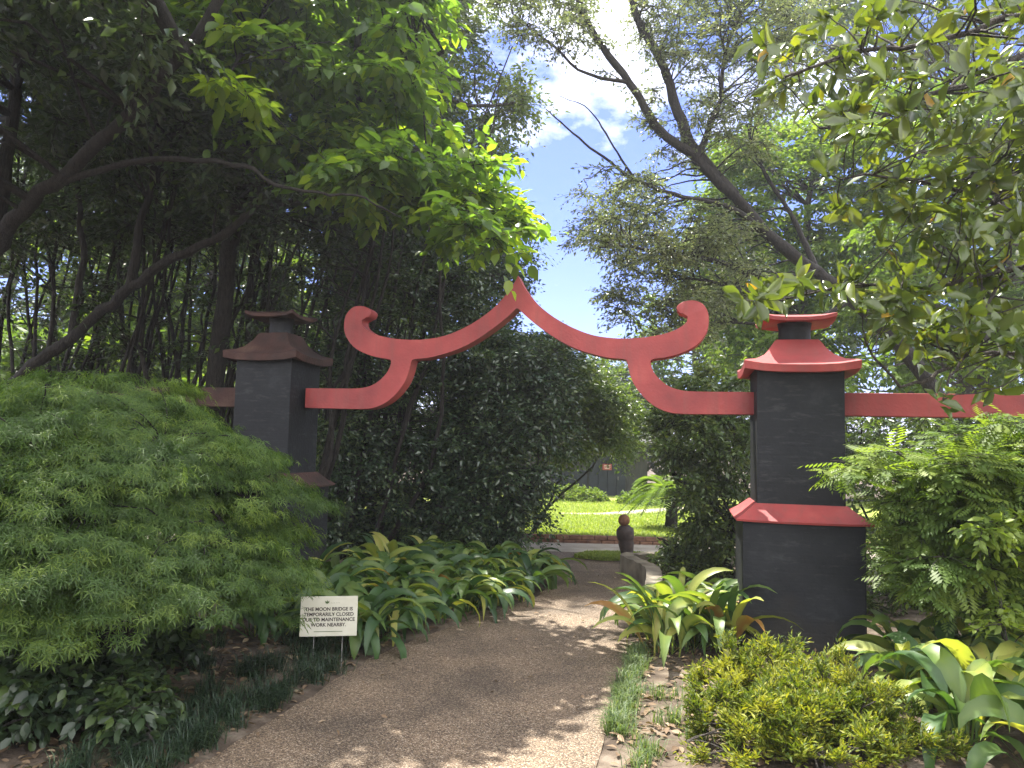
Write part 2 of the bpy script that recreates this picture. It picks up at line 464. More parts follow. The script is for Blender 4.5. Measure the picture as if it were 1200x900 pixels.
# ------------------------------------------------------------------ the gate
GC, GYAW = np.array([.0479, 6.998]), -.2229
g_t = np.array([math.cos(.2229), -math.sin(.2229)])
g_n = np.array([-math.sin(.2229), -math.cos(.2229)])
def gate_pt(s, o=0.0):
    q = GC + s * g_t + o * g_n
    return (float(q[0]), float(q[1]), 0.0)

def frustum_rings(bm, rings, cap=True):
    """rings: list of (half width, z, corner lift) square rings with mid-edge points so eaves can curl"""
    prev = None
    first = None
    for (h, z, lift) in rings:
        pts = []
        n = 6
        cs = [(-1, -1), (1, -1), (1, 1), (-1, 1)]
        for i in range(4):
            x0, y0 = cs[i]; x1, y1 = cs[(i + 1) % 4]
            for k in range(n):
                t = k / n
                u = abs(2 * t - 1)
                pts.append(bm.verts.new((h * (x0 + (x1 - x0) * t), h * (y0 + (y1 - y0) * t), z + lift * u ** 3)))
        if prev:
            for i in range(len(pts)):
                j = (i + 1) % len(pts)
                bm.faces.new((prev[i], prev[j], pts[j], pts[i]))
        else: first = pts
        prev = pts
    if cap:
        bm.faces.new(first[::-1]); bm.faces.new(prev)

def smooth_by_angle(o, ang=35):
    for p in o.data.polygons: p.use_smooth = True
    try: o.data.set_sharp_from_angle(angle=R(ang))
    except Exception: pass

def make_pillar():
    root = empty('gate_pillar', (0, 0, 0))
    bm = bmesh.new(); box(bm, (0, 0, .46), (.905, .905, 1.18)); bevel_all(bm, .012, 2)
    bmesh.ops.subdivide_edges(bm, edges=[e for e in bm.edges if e.calc_length() > .5], cuts=6, use_grid_fill=True)
    bm_obj('lower_block', bm, M['black'], root)
    bm = bmesh.new(); frustum_rings(bm, [(.4495, 1.052, 0), (.50, 1.048, .008), (.505, 1.064, .008), (.44, 1.108, .003), (.345, 1.19, 0)])
    o = bm_obj('ledge', bm, M['red'], root); smooth_by_angle(o)
    bm = bmesh.new(); box(bm, (0, 0, 1.73), (.668, .668, 1.12)); bevel_all(bm, .012, 2)
    bm_obj('upper_block', bm, M['black'], root)
    bm = bmesh.new()
    frustum_rings(bm, [(.337, 2.292, 0), (.355, 2.262, 0), (.425, 2.235, .03), (.437, 2.24, .03), (.44, 2.298, .034), (.425, 2.31, .032), (.34, 2.345, .012), (.27, 2.395, .002), (.215, 2.46, 0), (.185, 2.512, 0), (.165, 2.535, 0)])
    o = bm_obj('roof', bm, M['red'], root); smooth_by_angle(o)
    bm = bmesh.new()
    n = 20
    rings = []
    for (r, z) in [(.135, 2.53), (.132, 2.56), (.13, 2.64), (.14, 2.69)]:
        rings.append([bm.verts.new((r * math.cos(2 * math.pi * k / n), r * math.sin(2 * math.pi * k / n), z)) for k in range(n)])
    for a, b in zip(rings, rings[1:]):
        for k in range(n): bm.faces.new((a[k], a[(k + 1) % n], b[(k + 1) % n], b[k]))
    bm.faces.new(rings[0][::-1]); bm.faces.new(rings[-1])
    o = bm_obj('neck', bm, M['black'], root); smooth_by_angle(o)
    bm = bmesh.new(); frustum_rings(bm, [(.15, 2.69, 0), (.262, 2.668, .022), (.29, 2.676, .032), (.293, 2.704, .034), (.21, 2.728, .01), (.11, 2.75, 0), (.03, 2.758, 0)])
    o = bm_obj('cap', bm, M['red'], root); smooth_by_angle(o)
    return root
SP = 2.40
p_r = make_pillar()
p_r.location = gate_pt(SP); p_r.rotation_euler = (0, 0, GYAW)
tag(p_r, 'black gate pillar standing clear beside the path with sunlit red roof and ledge', 'pillar', 'pillars of the red gate')
p_l = copy_tree(p_r)
M['aged_shaded_red'] = noise_mat('aged_shaded_red_paint', [(.3, (.028, .019, .017)), (.55, (.06, .03, .026)), (.75, (.1, .06, .046))], 4, 10, .8, .4, 40)  # weathered stain plus the left side's shade, both put into the colour
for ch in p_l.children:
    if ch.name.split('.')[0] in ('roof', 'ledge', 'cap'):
        ch.data = ch.data.copy(); ch.data.materials[0] = M['aged_shaded_red']; ch['label'] = 'dull weathered and shade-darkened brown-red ' + ch.name.split('.')[0]
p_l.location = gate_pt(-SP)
p_l.location.z = .1; p_l.scale = (.87, .87, 1)
p_l['label'] = 'shadowed black gate pillar half hidden behind the green cutleaf maple'

HALF = [(0.0, 3.15), (0.035, 3.08), (0.085, 3.005), (0.188, 2.883), (0.341, 2.761), (0.52, 2.661), (0.697, 2.595), (0.871, 2.568), (1.014, 2.564), (1.184, 2.577), (1.352, 2.613), (1.463, 2.665), (1.518, 2.725), (1.512, 2.767), (1.446, 2.785), (1.42, 2.834), (1.462, 2.876), (1.531, 2.893), (1.6, 2.884), (1.655, 2.845), (1.688, 2.773), (1.691, 2.673), (1.661, 2.588), (1.588, 2.503), (1.492, 2.447), (1.354, 2.402), (1.2, 2.382), (1.207, 2.319), (1.244, 2.247), (1.314, 2.176), (1.398, 2.129), (1.522, 2.104), (1.767, 2.101), (2.066, 2.101), (2.066, 1.913), (1.767, 1.911), (1.482, 1.909), (1.358, 1.922), (1.247, 1.968), (1.148, 2.047), (1.062, 2.16), (1.018, 2.275), (0.997, 2.382), (0.845, 2.393), (0.7, 2.426), (0.553, 2.473), (0.405, 2.544), (0.253, 2.643), (0.131, 2.734), (0.045, 2.81), (0.0, 2.857)]
segs = [HALF[0:26 + 1], HALF[26:34], HALF[34:43], HALF[43 - 1:]]
def smooth_half():
    out = []
    for seg in segs:
        c = catmull(seg, 3) if len(seg) > 2 else np.array(seg)
        if out and np.allclose(out[-1][-1], c[0]): c = c[1:]
        out.append(c)
    return np.vstack(out)
hp = smooth_half()
outline = np.vstack([hp, (hp[1:-1] * np.array([-1, 1]))[::-1]])
bm = bmesh.new()
D = .085
fv = [bm.verts.new((x, -D, z)) for x, z in outline]
bv = [bm.verts.new((x, D, z)) for x, z in outline]
bm.faces.new(fv); bm.faces.new(bv[::-1])
nO = len(outline)
for i in range(nO):
    j = (i + 1) % nO
    bm.faces.new((fv[i], bv[i], bv[j], fv[j]))
bmesh.ops.bevel(bm, geom=[e for e in bm.edges if abs(e.verts[0].co.y - e.verts[1].co.y) < 1e-4], offset=.007, segments=2, profile=.5, affect='EDGES')
bmesh.ops.triangulate(bm, faces=[f for f in bm.faces if len(f.verts) > 4])
arch = bm_obj('gate_arch', bm, M['red'])
smooth_by_angle(arch, 40)
arch.location = gate_pt(0); arch.rotation_euler = (0, 0, GYAW)
tag(arch, 'red curving pointed gate arch with curled ends spanning between the two pillars', 'gate arch')

def rail(sign, label):
    L = 2.6
    root = empty('side_rail', gate_pt(sign * (SP + .335)), GYAW)
    bm = bmesh.new(); box(bm, (sign * (L / 2 + .001), 0, 2.007), (L, .15, .19)); bevel_all(bm, .007, 2)
    bm_obj('beam', bm, M['red'] if sign > 0 else M['aged_shaded_red'], root)
    bm = bmesh.new(); box(bm, (sign * (L - .2), 0, .93), (.16, .13, 1.96)); bevel_all(bm, .007, 2)
    bm_obj('post', bm, M['black'], root)
    tag(root, label, 'rail', 'side rails of the red gate')
rail(1, 'red straight side rail running behind magnolia leaves from the sunlit pillar')
rail(-1, 'dim red side rail disappearing behind the top of the cutleaf maple')

# ------------------------------------------------------------------ leaf templates (verts, tris); y is the leaf axis
def tmpl_kite(w=.5, fold=.12, mid=.45):
    return np.array([[0, 0, 0], [w / 2, mid, fold], [0, 1, -.08], [-w / 2, mid, fold]]), np.array([[0, 1, 2], [0, 2, 3]])
def tmpl_leaf(w=.45, fold=.09, droop=.15, wide=.5, st=0.0):
    ys_ = [.0, .22, wide, .78, 1.0]; ws = [.03, .68, 1, .62, .0]
    v, f = [], []
    for y, ww in zip(ys_, ws):
        z = -droop * y * y
        v += [[-ww * w / 2, y, z + fold * ww], [0, y, z], [ww * w / 2, y, z + fold * ww]]
    for i in range(4):
        a = i * 3
        f += [[a, a + 1, a + 4], [a, a + 4, a + 3], [a + 1, a + 2, a + 5], [a + 1, a + 5, a + 4]]
    return np.array(v), np.array(f)
def tmpl_leaf3(w=.52, fold=.09, droop=.16):
    v = [[0, 0, 0], [-w * .42, .25, fold], [0, .25, -.01], [w * .42, .25, fold], [-w / 2, .58, fold - .05], [0, .58, -.05], [w / 2, .58, fold - .05], [0, 1, -droop]]
    f = [[0, 2, 1], [0, 3, 2], [1, 2, 5], [1, 5, 4], [2, 3, 6], [2, 6, 5], [4, 5, 7], [5, 6, 7]]
    return np.array(v), np.array(f)
def tmpl_dissected(lobes=7, w0=.045):
    v, f = [], []
    for a, L in zip(np.linspace(-115, 115, lobes), [.4, .68, .9, 1, .9, .68, .4] if lobes == 7 else [.5, .85, 1, .85, .5]):
        d = np.array([math.sin(R(a)), math.cos(R(a))]); s = np.array([d[1], -d[0]])
        b = len(v)
        for q, w in ((.0, 0), (.5, w0), (1.0, 0), (.5, -w0)):
            xy = d * q * L + s * w
            v.append([xy[0], xy[1], -.3 * (q * L) ** 2])
        f += [[b, b + 1, b + 2], [b, b + 2, b + 3]]
    return np.array(v), np.array(f)
def tmpl_frond(pairs=7, w=.085, ang=58, lw=.34):
    v, f = [], []
    for i in range(pairs + 1):
        y0 = .12 + .8 * i / pairs
        L = lw * math.sin(math.pi * (.18 + .75 * i / pairs)) if i < pairs else .16
        for sg in ((-1, 1) if i < pairs else (0,)):
            d = np.array([sg * math.sin(R(ang)), math.cos(R(ang))]) if sg else np.array([0, 1.])
            s = np.array([d[1], -d[0]])
            b = len(v)
            for q, ww in ((0, 0), (.45, w / 2), (1, 0), (.45, -w / 2)):
                xy = np.array([0, y0]) + d * q * L + s * ww
                v.append([xy[0], xy[1], -.22 * xy[1] ** 2 - .25 * (q * L)])
            f += [[b, b + 1, b + 2], [b, b + 2, b + 3]]
    return np.array(v), np.array(f)

def put_leaves(geo, tmpl, P, D, N, L, tint):
    tv, tf = tmpl
    P, D, N = np.asarray(P), unit(np.asarray(D)), np.asarray(N)
    Z = unit(N - (N * D).sum(-1, keepdims=True) * D)
    X = np.cross(D, Z)
    L = np.asarray(L).reshape(-1, 1, 1)
    V = P[:, None] + L * (tv[None, :, 0:1] * X[:, None] + tv[None, :, 1:2] * D[:, None] + tv[None, :, 2:3] * Z[:, None])
    n, k = len(P), len(tv)
    F = tf[None] + (np.arange(n) * k)[:, None, None]
    geo.add(V.reshape(-1, 3), F.reshape(-1, 3), np.repeat(tint, k))

def put_tubes(geo, pts, rad, sides=5, tint=0.0):
    """pts (B,M,3) rad (B,M)"""
    pts = np.asarray(pts, float); rad = np.asarray(rad, float)
    B, Mn = pts.shape[:2]
    T = unit(np.gradient(pts, axis=1))
    ref = np.where(np.abs(T[..., 2:3]) > .9, np.array([1., 0, 0]), np.array([0, 0, 1.]))
    U = unit(np.cross(T, ref)); W = np.cross(T, U)
    a = np.arange(sides) * 2 * math.pi / sides
    V = pts[:, :, None] + rad[:, :, None, None] * (np.cos(a)[:, None] * U[:, :, None] + np.sin(a)[:, None] * W[:, :, None])
    i = np.arange(Mn - 1)[:, None] * sides; k = np.arange(sides)[None]; k2 = (k + 1) % sides
    q = np.stack([np.stack([i + k, i + k2, i + sides + k2], -1), np.stack([i + k, i + sides + k2, i + sides + k], -1)], 2).reshape(-1, 3)
    F = q[None] + (np.arange(B) * Mn * sides)[:, None, None]
    geo.add(V.reshape(-1, 3), F.reshape(-1, 3), tint)

def limb(geo, pts, r0, r1, sides=8, rng=None, wob=.0, n=6):
    c = catmull(pts, n)
    if wob and rng is not None:
        k = np.cumsum(rng.normal(0, wob, c.shape), 0)
        k -= np.linspace(0, 1, len(c))[:, None] * k[-1]
        c = c + k * np.sin(np.linspace(0, math.pi, len(c)))[:, None]
    t = np.linspace(0, 1, len(c))
    r = r0 + (r1 - r0) * t ** .8
    if rng is not None: r = r * (1 + rng.normal(0, .05, len(r)))
    put_tubes(geo, c[None], r[None], sides)
    return c, r

def clumps_px(rng, poly, n, Ya, Yb):
    poly = np.asarray(poly, float)
    lo, hi = poly.min(0), poly.max(0)
    out = []
    while len(out) < n:
        q = rng.uniform(lo, hi, (400, 2))
        q = q[in_poly(q[:, 0], q[:, 1], poly)]
        for x, y in q[:n - len(out)]:
            out.append(P3(x, y, rng.uniform(Ya, Yb)))
    return np.array(out)

def attach(geo, rng, C, limb_pts, limb_r, up=.12, rmax=.045, sides=4):
    """a curved branch from the limb to each clump centre"""
    d = C[:, None] - limb_pts[None]
    dist = np.linalg.norm(d, axis=-1)
    score = dist + 1.2 * np.maximum(-d[..., 2], 0) + rng.uniform(0, .5, dist.shape)
    j = score.argmin(1)
    A = limb_pts[j]; L = np.linalg.norm(C - A, axis=1)
    t = np.linspace(0, 1, 6)[None, :, None]
    ctrl = A * .45 + C * .55 + np.stack([rng.normal(0, .1, len(C)) * L, rng.normal(0, .1, len(C)) * L, (up + rng.normal(0, .08, len(C))) * L], -1)
    pts = (1 - t) ** 2 * A[:, None] + 2 * t * (1 - t) * ctrl[:, None] + t * t * C[:, None]
    pts[:, 1:-1] += rng.normal(0, .018, pts[:, 1:-1].shape) * L[:, None, None]
    r0 = np.minimum(np.minimum(limb_r[j] * .6, .008 + .011 * L), rmax)
    rad = r0[:, None] * np.linspace(1, .3, 6)[None]
    put_tubes(geo, pts, np.maximum(rad, .0035), sides)

def clump_leaves(rng, tw, lf, tmpl, C, rad, twigs, per, size, center=None, flat=.6, outw=.6, droop=.25, hang=.3, tint=(.45, .2), upn=1.0, twr=.004, sprd=.06):
    n = len(C)
    twigs = int(round(twigs * DENS)); size = size * 1.12
    rad = np.broadcast_to(np.asarray(rad, float), (n,))
    Ck = np.repeat(C, twigs, 0); rk = np.repeat(rad, twigs) * rng.uniform(.6, 1.15, n * twigs)
    d = rng.normal(0, 1, (n * twigs, 3)); d[:, 2] *= flat
    d = unit(d)
    if center is not None:
        d = unit(d + outw * unit(Ck - center) * np.array([1, 1, .7]))
    t3 = np.linspace(0, 1, 4)[None, :, None]
    pts = Ck[:, None] + d[:, None] * rk[:, None, None] * t3
    pts[..., 2] -= droop * rk[:, None] * t3[..., 0] ** 2
    if tw is not None:
        put_tubes(tw, pts, np.linspace(twr, twr * .35, 4)[None].repeat(len(pts), 0), 3)
    nt = len(Ck)
    t = (np.arange(per)[None] + rng.uniform(0, 1, (nt, per))) / per * .9 + .12
    Dk = np.repeat(d, per, 0)
    P = (Ck[:, None] + d[:, None] * (rk[:, None] * t)[..., None])
    P[..., 2] -= droop * rk[:, None] * t ** 2
    P = P.reshape(-1, 3) + rng.normal(0, 1, (nt * per, 3)) * sprd * np.repeat(rk, per)[:, None]
    side = unit(np.cross(Dk, np.array([0, 0, 1.])) + 1e-6) * np.tile(np.where(np.arange(per) % 2, 1., -1.), nt)[:, None]
    LD = Dk * rng.uniform(.3, 1, (len(P), 1)) + side * rng.uniform(.3, 1.1, (len(P), 1)) + rng.normal(0, .35, P.shape)
    LD[:, 2] -= hang
    N = np.array([0, 0, upn]) + rng.normal(0, .5, P.shape)
    Ls = size * np.clip(rng.normal(1, .22, len(P)), .45, 1.6)
    ct = np.repeat(np.repeat(rng.normal(0, tint[1] * .6, n), twigs), per)
    tt = np.clip(tint[0] + ct + rng.normal(0, tint[1], len(P)), 0, 1)
    put_leaves(lf, tmpl, P, LD, N, Ls, tt)

KITE = tmpl_kite(.5)
NARROW = tmpl_kite(.3, .06)
BROAD = tmpl_kite(.62, .1, .5)
LEAF = tmpl_leaf(.46)
OBOV = tmpl_leaf(.46, .08, .18, .58)
DISS = tmpl_dissected(5, .05)
FROND = tmpl_frond()

DENS = 1.55
MIDL = tmpl_leaf3()
class Tree:
    """one thing: an Empty at its foot, trunk (all wood) and crown (all leaves)"""
    def __init__(s, name, base, seed, wood='bark_dark'):
        s.name, s.base, s.rng, s.wood = name, np.asarray(base, float), rng_(seed), wood
        s.w, s.l = Geo(), Geo()
        s.lp, s.lr = [], []
    def limb(s, pts, r0, r1, sides=7, wob=.012, n=6, snap=True):
        if s.lp:
            A = np.concatenate(s.lp); pts = [A[np.linalg.norm(A - np.asarray(pts[0]), axis=1).argmin()] if snap else pts[0]] + list(pts[1:])
        c, r = limb(s.w, pts, r0, r1, sides, s.rng, wob, n)
        s.lp.append(c); s.lr.append(r)
        return s
    def clumps(s, C, rad, twigs, per, size, tmpl=KITE, up=.12, branch=True, rmax=.045, **k):
        if branch and s.lp:
            attach(s.w, s.rng, C, np.concatenate(s.lp), np.concatenate(s.lr), up, rmax)
        clump_leaves(s.rng, s.w, s.l, tmpl, C, rad, twigs, per, size, **k)
        return s
    def done(s, leafmat, label, cat, group=None, crown='crown'):
        root = empty(s.name, s.base)
        if s.w.v: s.w.build('trunk', M[s.wood], root, smooth=True)
        if s.l.v: s.l.build(crown, M[leafmat], root)
        tag(root, label, cat, group)
        return root

def pxline(l):
    return [P3(*q) for q in l]

# ------------------------------------------------------------------ left side: thicket trees
def gp(x, y, z=0.0):
    return np.array([x, y, z])
def stems(T, base, tops, r0, spread=.12):
    for tp in tops:
        tp = np.asarray(tp, float)
        b = np.asarray(base, float) + np.array([T.rng.normal(0, spread), T.rng.normal(0, spread), -.1])
        m1 = b * .68 + tp * .32 + T.rng.normal(0, .16, 3) * np.array([1, 1, .3])
        m2 = b * .34 + tp * .66 + T.rng.normal(0, .2, 3) * np.array([1, 1, .3])
        T.limb([b, m1, m2, tp], r0 * T.rng.uniform(.75, 1.2), r0 * .3, 6, .025, snap=False)

# big leaning tree on the far left
T = Tree('leaning_tree', (-6.6, 7.2, 0), 11)
T.limb([gp(-7.2, 7.0, -.1), P3(-150, 400, 7.0), P3(-20, 290, 6.8), P3(45, 220, 6.6), P3(100, 170, 6.4), P3(210, 60, 6.0), P3(300, -80, 5.8)], .1, .04, 9, .03)
T.limb([P3(60, 205, 6.6), P3(160, 185, 6.4), P3(250, 190, 6.2), P3(330, 215, 6.1), P3(420, 232, 6.0), P3(470, 255, 6.0)], .034, .004, 6, .02)
T.limb([P3(-20, 290, 6.8), P3(20, 150, 7.0), P3(50, 20, 7.2), P3(60, -120, 7.4)], .07, .03, 7, .03)
T.clumps(clumps_px(T.rng, [(-260, -260), (330, -260), (330, 60), (230, 150), (90, 140), (-20, 190), (-260, 200)], 150, 5.6, 9.0), .55, 9, 13, .085, tint=(.4, .22), flat=.5)
T.limb([P3(210, 60, 6.0), gp(-2.6, 4.6, 4.9), gp(-2.3, 3.4, 5.3), gp(-2.4, 2.0, 5.5)], .07, .03, 7, .02)  # bough and its clumps below hang out of view, added to shade the left
T.clumps(T.rng.uniform((-6.5, .6, 4.5), (-1.9, 5.6, 6.6), (110, 3)), .6, 9, 12, .09, tint=(.4, .22), flat=.5)
T.done('thicket', 'big dark tree leaning in from the far left edge with thick slanting trunk', 'tree', 'dark trees of the left thicket')

T = Tree('leaning_tree', (-5.2, 8.4, 0), 12)
T.limb([gp(-5.9, 8.3, -.1), P3(-40, 560, 8.2), P3(20, 450, 8.0), P3(75, 392, 7.9), P3(150, 338, 7.8), P3(230, 285, 7.6), P3(320, 215, 7.5), P3(400, 110, 7.4), P3(430, -30, 7.4)], .085, .03, 8, .03)
T.limb([P3(150, 338, 7.8), P3(175, 240, 8.0), P3(215, 130, 8.2), P3(240, 0, 8.4)], .05, .02, 7, .03)
T.limb([P3(75, 392, 7.9), P3(95, 290, 8.2), P3(90, 180, 8.5), P3(110, 60, 8.8)], .045, .02, 7, .03)
T.clumps(clumps_px(T.rng, [(0, -220), (240, -220), (240, 120), (330, 215), (250, 230), (130, 190), (30, 160)], 110, 7.0, 10.0), .55, 9, 13, .08, tint=(.4, .22), flat=.5)
T.done('thicket', 'dark tree with a long trunk arching right above the maple toward the left pillar', 'tree', 'dark trees of the left thicket')

kinds = [(30, 9.5), (85, 8.8), (120, 10.8), (165, 9.3), (205, 11.2), (240, 9.6), (285, 10.4), (325, 9.0), (365, 11.0), (410, 10.2), (60, 12.2), (150, 12.8), (260, 12.6), (345, 12.9), (-40, 10.5), (440, 12.0)]
thicket_lab = ['thin dark multi-stemmed tree among the crowded trunks of the left thicket']
for i, (px, Y) in enumerate(kinds):
    b = P3(px, 560, Y); b[2] = 0
    T = Tree('thicket_tree', b, 40 + i)
    tops = [P3(px + T.rng.uniform(-10, 170), T.rng.uniform(40, 250), Y + T.rng.uniform(-.6, .6)) for _ in range(int(T.rng.integers(5, 9)))]
    stems(T, b, tops, .036, .25)
    lo = [(px - 90, -60), (px + 130, -60), (px + 130, 270), (px - 90, 290)]
    T.clumps(clumps_px(T.rng, lo, 44, Y - .9, Y + .9), .5, 8, 11, .075, tint=(.38, .22), rmax=.02)
    lo2 = [(px - 60, 250), (px + 80, 250), (px + 70, 430), (px - 50, 430)]
    T.clumps(clumps_px(T.rng, lo2, 11, Y - .8, Y + .8), .35, 6, 8, .065, tint=(.4, .22), rmax=.012)
    T.done('thicket', thicket_lab[0], 'tree', 'thin multi-stemmed trees of the left thicket')

# broad bright leaves overhanging from the thicket towards the gap
T = Tree('broadleaf_tree', (-3.5, 8.9, 0), 71)
T.limb([gp(-3.5, 8.9, -.1), P3(255, 420, 8.8), P3(275, 250, 8.5), P3(300, 100, 8.0), P3(320, -60, 7.6), P3(330, -250, 7.2)], .13, .05, 8, .02)
T.limb([P3(275, 250, 8.5), P3(360, 160, 7.9), P3(440, 110, 7.5), P3(520, 60, 7.2)], .06, .02, 6, .02)
T.limb([P3(275, 230, 8.5), P3(380, 230, 8.0), P3(480, 225, 7.7), P3(580, 245, 7.5)], .05, .012, 6, .02)
T.limb([P3(300, 100, 8.0), P3(300, 50, 7.0), P3(290, 60, 6.4), P3(265, 95, 6.0)], .04, .01, 6, .02)
poly_h = [(215, -80), (500, -80), (515, 30), (480, 120), (530, 170), (585, 215), (612, 250), (600, 285), (545, 295), (480, 260), (400, 250), (345, 190), (240, 110)]
T.clumps(clumps_px(T.rng, poly_h, 200, 6.4, 8.6), .42, 6, 9, .115, MIDL, tint=(.5, .25), flat=.35, hang=.35, upn=1.3)
T.clumps(np.array([P3(262, 95, 6.0), P3(290, 110, 6.0), P3(275, 45, 6.2), P3(575, 225, 7.4), P3(600, 255, 7.4)]), .3, 5, 6, .15, LEAF, tint=(.9, .1), flat=.3, upn=1.6)
T.done('hickory', 'tree with broad backlit yellow-green leaves overhanging the gate from the left', 'tree')

# finer tall tree behind, at the left rim of the sky gap
T = Tree('tall_tree', (-3.6, 15.2, 0), 72, 'bark_mid')
T.limb([gp(-3.6, 15.2, -.1), P3(400, 350, 15), P3(440, 150, 14.8), P3(470, -50, 14.6), P3(480, -250, 14.5)], .2, .06, 8, .03)
T.limb([P3(440, 150, 14.8), P3(500, 120, 14.5), P3(560, 125, 14.4), P3(605, 120, 14.3)], .07, .02, 6, .02)
T.limb([P3(440, 220, 14.8), P3(520, 240, 14.5), P3(590, 260, 14.3)], .06, .015, 6, .02)
T.clumps(clumps_px(T.rng, [(380, -260), (560, -260), (572, 30), (560, 90), (590, 95), (628, 110), (632, 150), (600, 180), (540, 190), (520, 230), (400, 240)], 230, 13.4, 16.2), .7, 9, 14, .1, tint=(.5, .22))
T.clumps(clumps_px(T.rng, [(400, 220), (560, 220), (612, 240), (622, 275), (600, 330), (540, 360), (420, 360)], 70, 13.4, 15.5), .7, 9, 14, .085, tint=(.5, .22))
T.done('fine', 'tall grey-green tree rising behind the broad leaves at the left rim of blue sky', 'tree')

# ------------------------------------------------------------------ middle: dark glossy camellias
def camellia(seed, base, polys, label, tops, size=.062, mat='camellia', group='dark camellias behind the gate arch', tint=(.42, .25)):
    T = Tree('camellia_bush', base, seed)
    stems(T, base, tops, .035, .2)
    for poly, n, ya, yb, rad in polys:
        C = clumps_px(T.rng, poly, n, ya, yb)
        T.clumps(C, rad, 9, 13, size, tint=tint, center=np.array([base[0], base[1], 1.6]), rmax=.018, upn=.8)
    return T.done(mat, label, 'bush', group)
camellia(81, (-1.9, 11.2, 0), [([(385, 300), (500, 270), (560, 310), (560, 640), (400, 640), (385, 480)], 210, 10.2, 12.2, .42), ([(370, 500), (560, 500), (560, 650), (370, 650)], 90, 9.8, 11.2, .34)],
         'tall dark camellia just right of the shadowed pillar, under the arch curl', [P3(x, y, 11.2) for x, y in ((400, 330), (440, 300), (480, 320), (520, 330), (460, 420), (420, 450))])
camellia(82, (-.3, 10.9, 0), [([(520, 385), (575, 375), (640, 400), (670, 430), (660, 530), (628, 560), (622, 628), (540, 635)], 200, 9.9, 11.6, .42)],
         'dark glossy camellia below the arch peak beside the bend of the path', [P3(x, y, 10.9) for x, y in ((540, 400), (580, 390), (610, 430), (640, 470), (560, 470), (600, 520))])
camellia(83, (.2, 13.9, 0), [([(590, 405), (640, 395), (690, 430), (735, 470), (742, 505), (728, 530), (690, 520), (660, 540), (600, 500)], 230, 11.6, 14.2, .45)],
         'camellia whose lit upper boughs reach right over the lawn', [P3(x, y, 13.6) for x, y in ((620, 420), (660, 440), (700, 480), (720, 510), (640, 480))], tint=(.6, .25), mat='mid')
camellia(85, (-2.9, 12.6, 0), [([(300, 400), (430, 330), (450, 640), (310, 640)], 160, 11.6, 13.6, .42)],
         'dark leafy camellia behind the shadowed pillar closing the gap to the thicket', [P3(x, y, 12.6) for x, y in ((330, 420), (380, 380), (420, 400), (400, 480))])
camellia(84, (-1.0, 12.2, 0), [([(420, 190), (540, 220), (600, 290), (600, 345), (560, 390), (440, 380), (400, 300)], 140, 11.0, 13.2, .5)],
         'blue-green camellia rising above the left half of the red arch', [P3(x, y, 12) for x, y in ((440, 230), (500, 250), (540, 290), (480, 330), (570, 330))], tint=(.5, .25))

# ------------------------------------------------------------------ right side: leaning oak over the gate
T = Tree('leaning_oak', (5.6, 11.2, 0), 91)
T.limb([gp(6.3, 11.2, -.1), P3(1110, 500, 11.2), P3(1060, 410, 11), P3(1000, 350, 10.9), P3(958, 318, 10.8), P3(900, 272, 10.7), P3(860, 228, 10.6), P3(815, 186, 10.5), P3(770, 150, 10.4), P3(735, 95, 10.3), P3(690, 30, 10.2), P3(660, -60, 10.2)], .135, .04, 10, .012)
T.limb([P3(862, 232, 10.6), P3(812, 175, 10.7), P3(792, 125, 10.8), P3(775, 70, 10.9), P3(745, 15, 11), P3(728, -60, 11)], .1, .05, 8, .012)
T.limb([P3(905, 276, 10.7), P3(860, 246, 10.4), P3(800, 232, 10.2), P3(745, 212, 10), P3(700, 180, 9.8), P3(662, 148, 9.7), P3(640, 128, 9.6)], .045, .006, 6, .01)
T.limb([P3(745, 212, 10), P3(715, 165, 10), P3(690, 130, 10), P3(655, 112, 10)], .02, .004, 5, .01)
T.limb([P3(958, 318, 10.8), P3(900, 325, 10.5), P3(845, 305, 10.3), P3(790, 295, 10.1), P3(740, 288, 10), P3(700, 290, 9.9)], .06, .012, 6, .012)
T.limb([P3(975, 330, 10.8), P3(920, 350, 10.5), P3(870, 340, 10.4), P3(815, 325, 10.4), P3(780, 330, 10.4)], .045, .01, 6, .012)
T.limb([P3(1000, 350, 10.9), P3(930, 385, 10.6), P3(880, 375, 10.6), P3(820, 385, 10.6), P3(780, 400, 10.6)], .04, .01, 6, .012)
T.limb([P3(958, 310, 10.8), P3(935, 270, 11.1), P3(905, 215, 11.3), P3(880, 160, 11.5), P3(890, 90, 11.7)], .05, .015, 6, .012)
T.limb([P3(815, 186, 10.5), P3(840, 120, 10.9), P3(850, 60, 11.2), P3(880, -20, 11.5)], .05, .02, 6, .012)
T.limb([P3(735, 95, 10.3), P3(690, 85, 10.2), P3(640, 45, 10.1), P3(600, 15, 10)], .03, .008, 6, .012)
ok = dict(tmpl=KITE, tint=(.5, .25), flat=.35, rmax=.016)
T.clumps(clumps_px(T.rng, [(575, -40), (680, -40), (705, 20), (690, 55), (640, 62), (585, 30)], 40, 9.6, 11), .34, 7, 12, .05, **ok)
T.clumps(clumps_px(T.rng, [(668, 262), (690, 205), (730, 190), (800, 240), (880, 250), (890, 330), (830, 400), (760, 400), (705, 350), (720, 305), (680, 285)], 170, 9.4, 12), .38, 8, 12, .05, **ok)
T.clumps(clumps_px(T.rng, [(720, -60), (980, -60), (940, 120), (880, 200), (830, 170), (800, 120), (750, 60)], 160, 10, 12.6), .42, 8, 12, .05, **ok)
T.clumps(clumps_px(T.rng, [(690, 40), (740, 60), (800, 160), (850, 220), (800, 225), (740, 150)], 18, 10, 11.5), .28, 6, 10, .05, **ok)
T.done('oak', 'leaning dark-limbed tree with fine grey-green leaves spreading over the right pillar', 'tree')

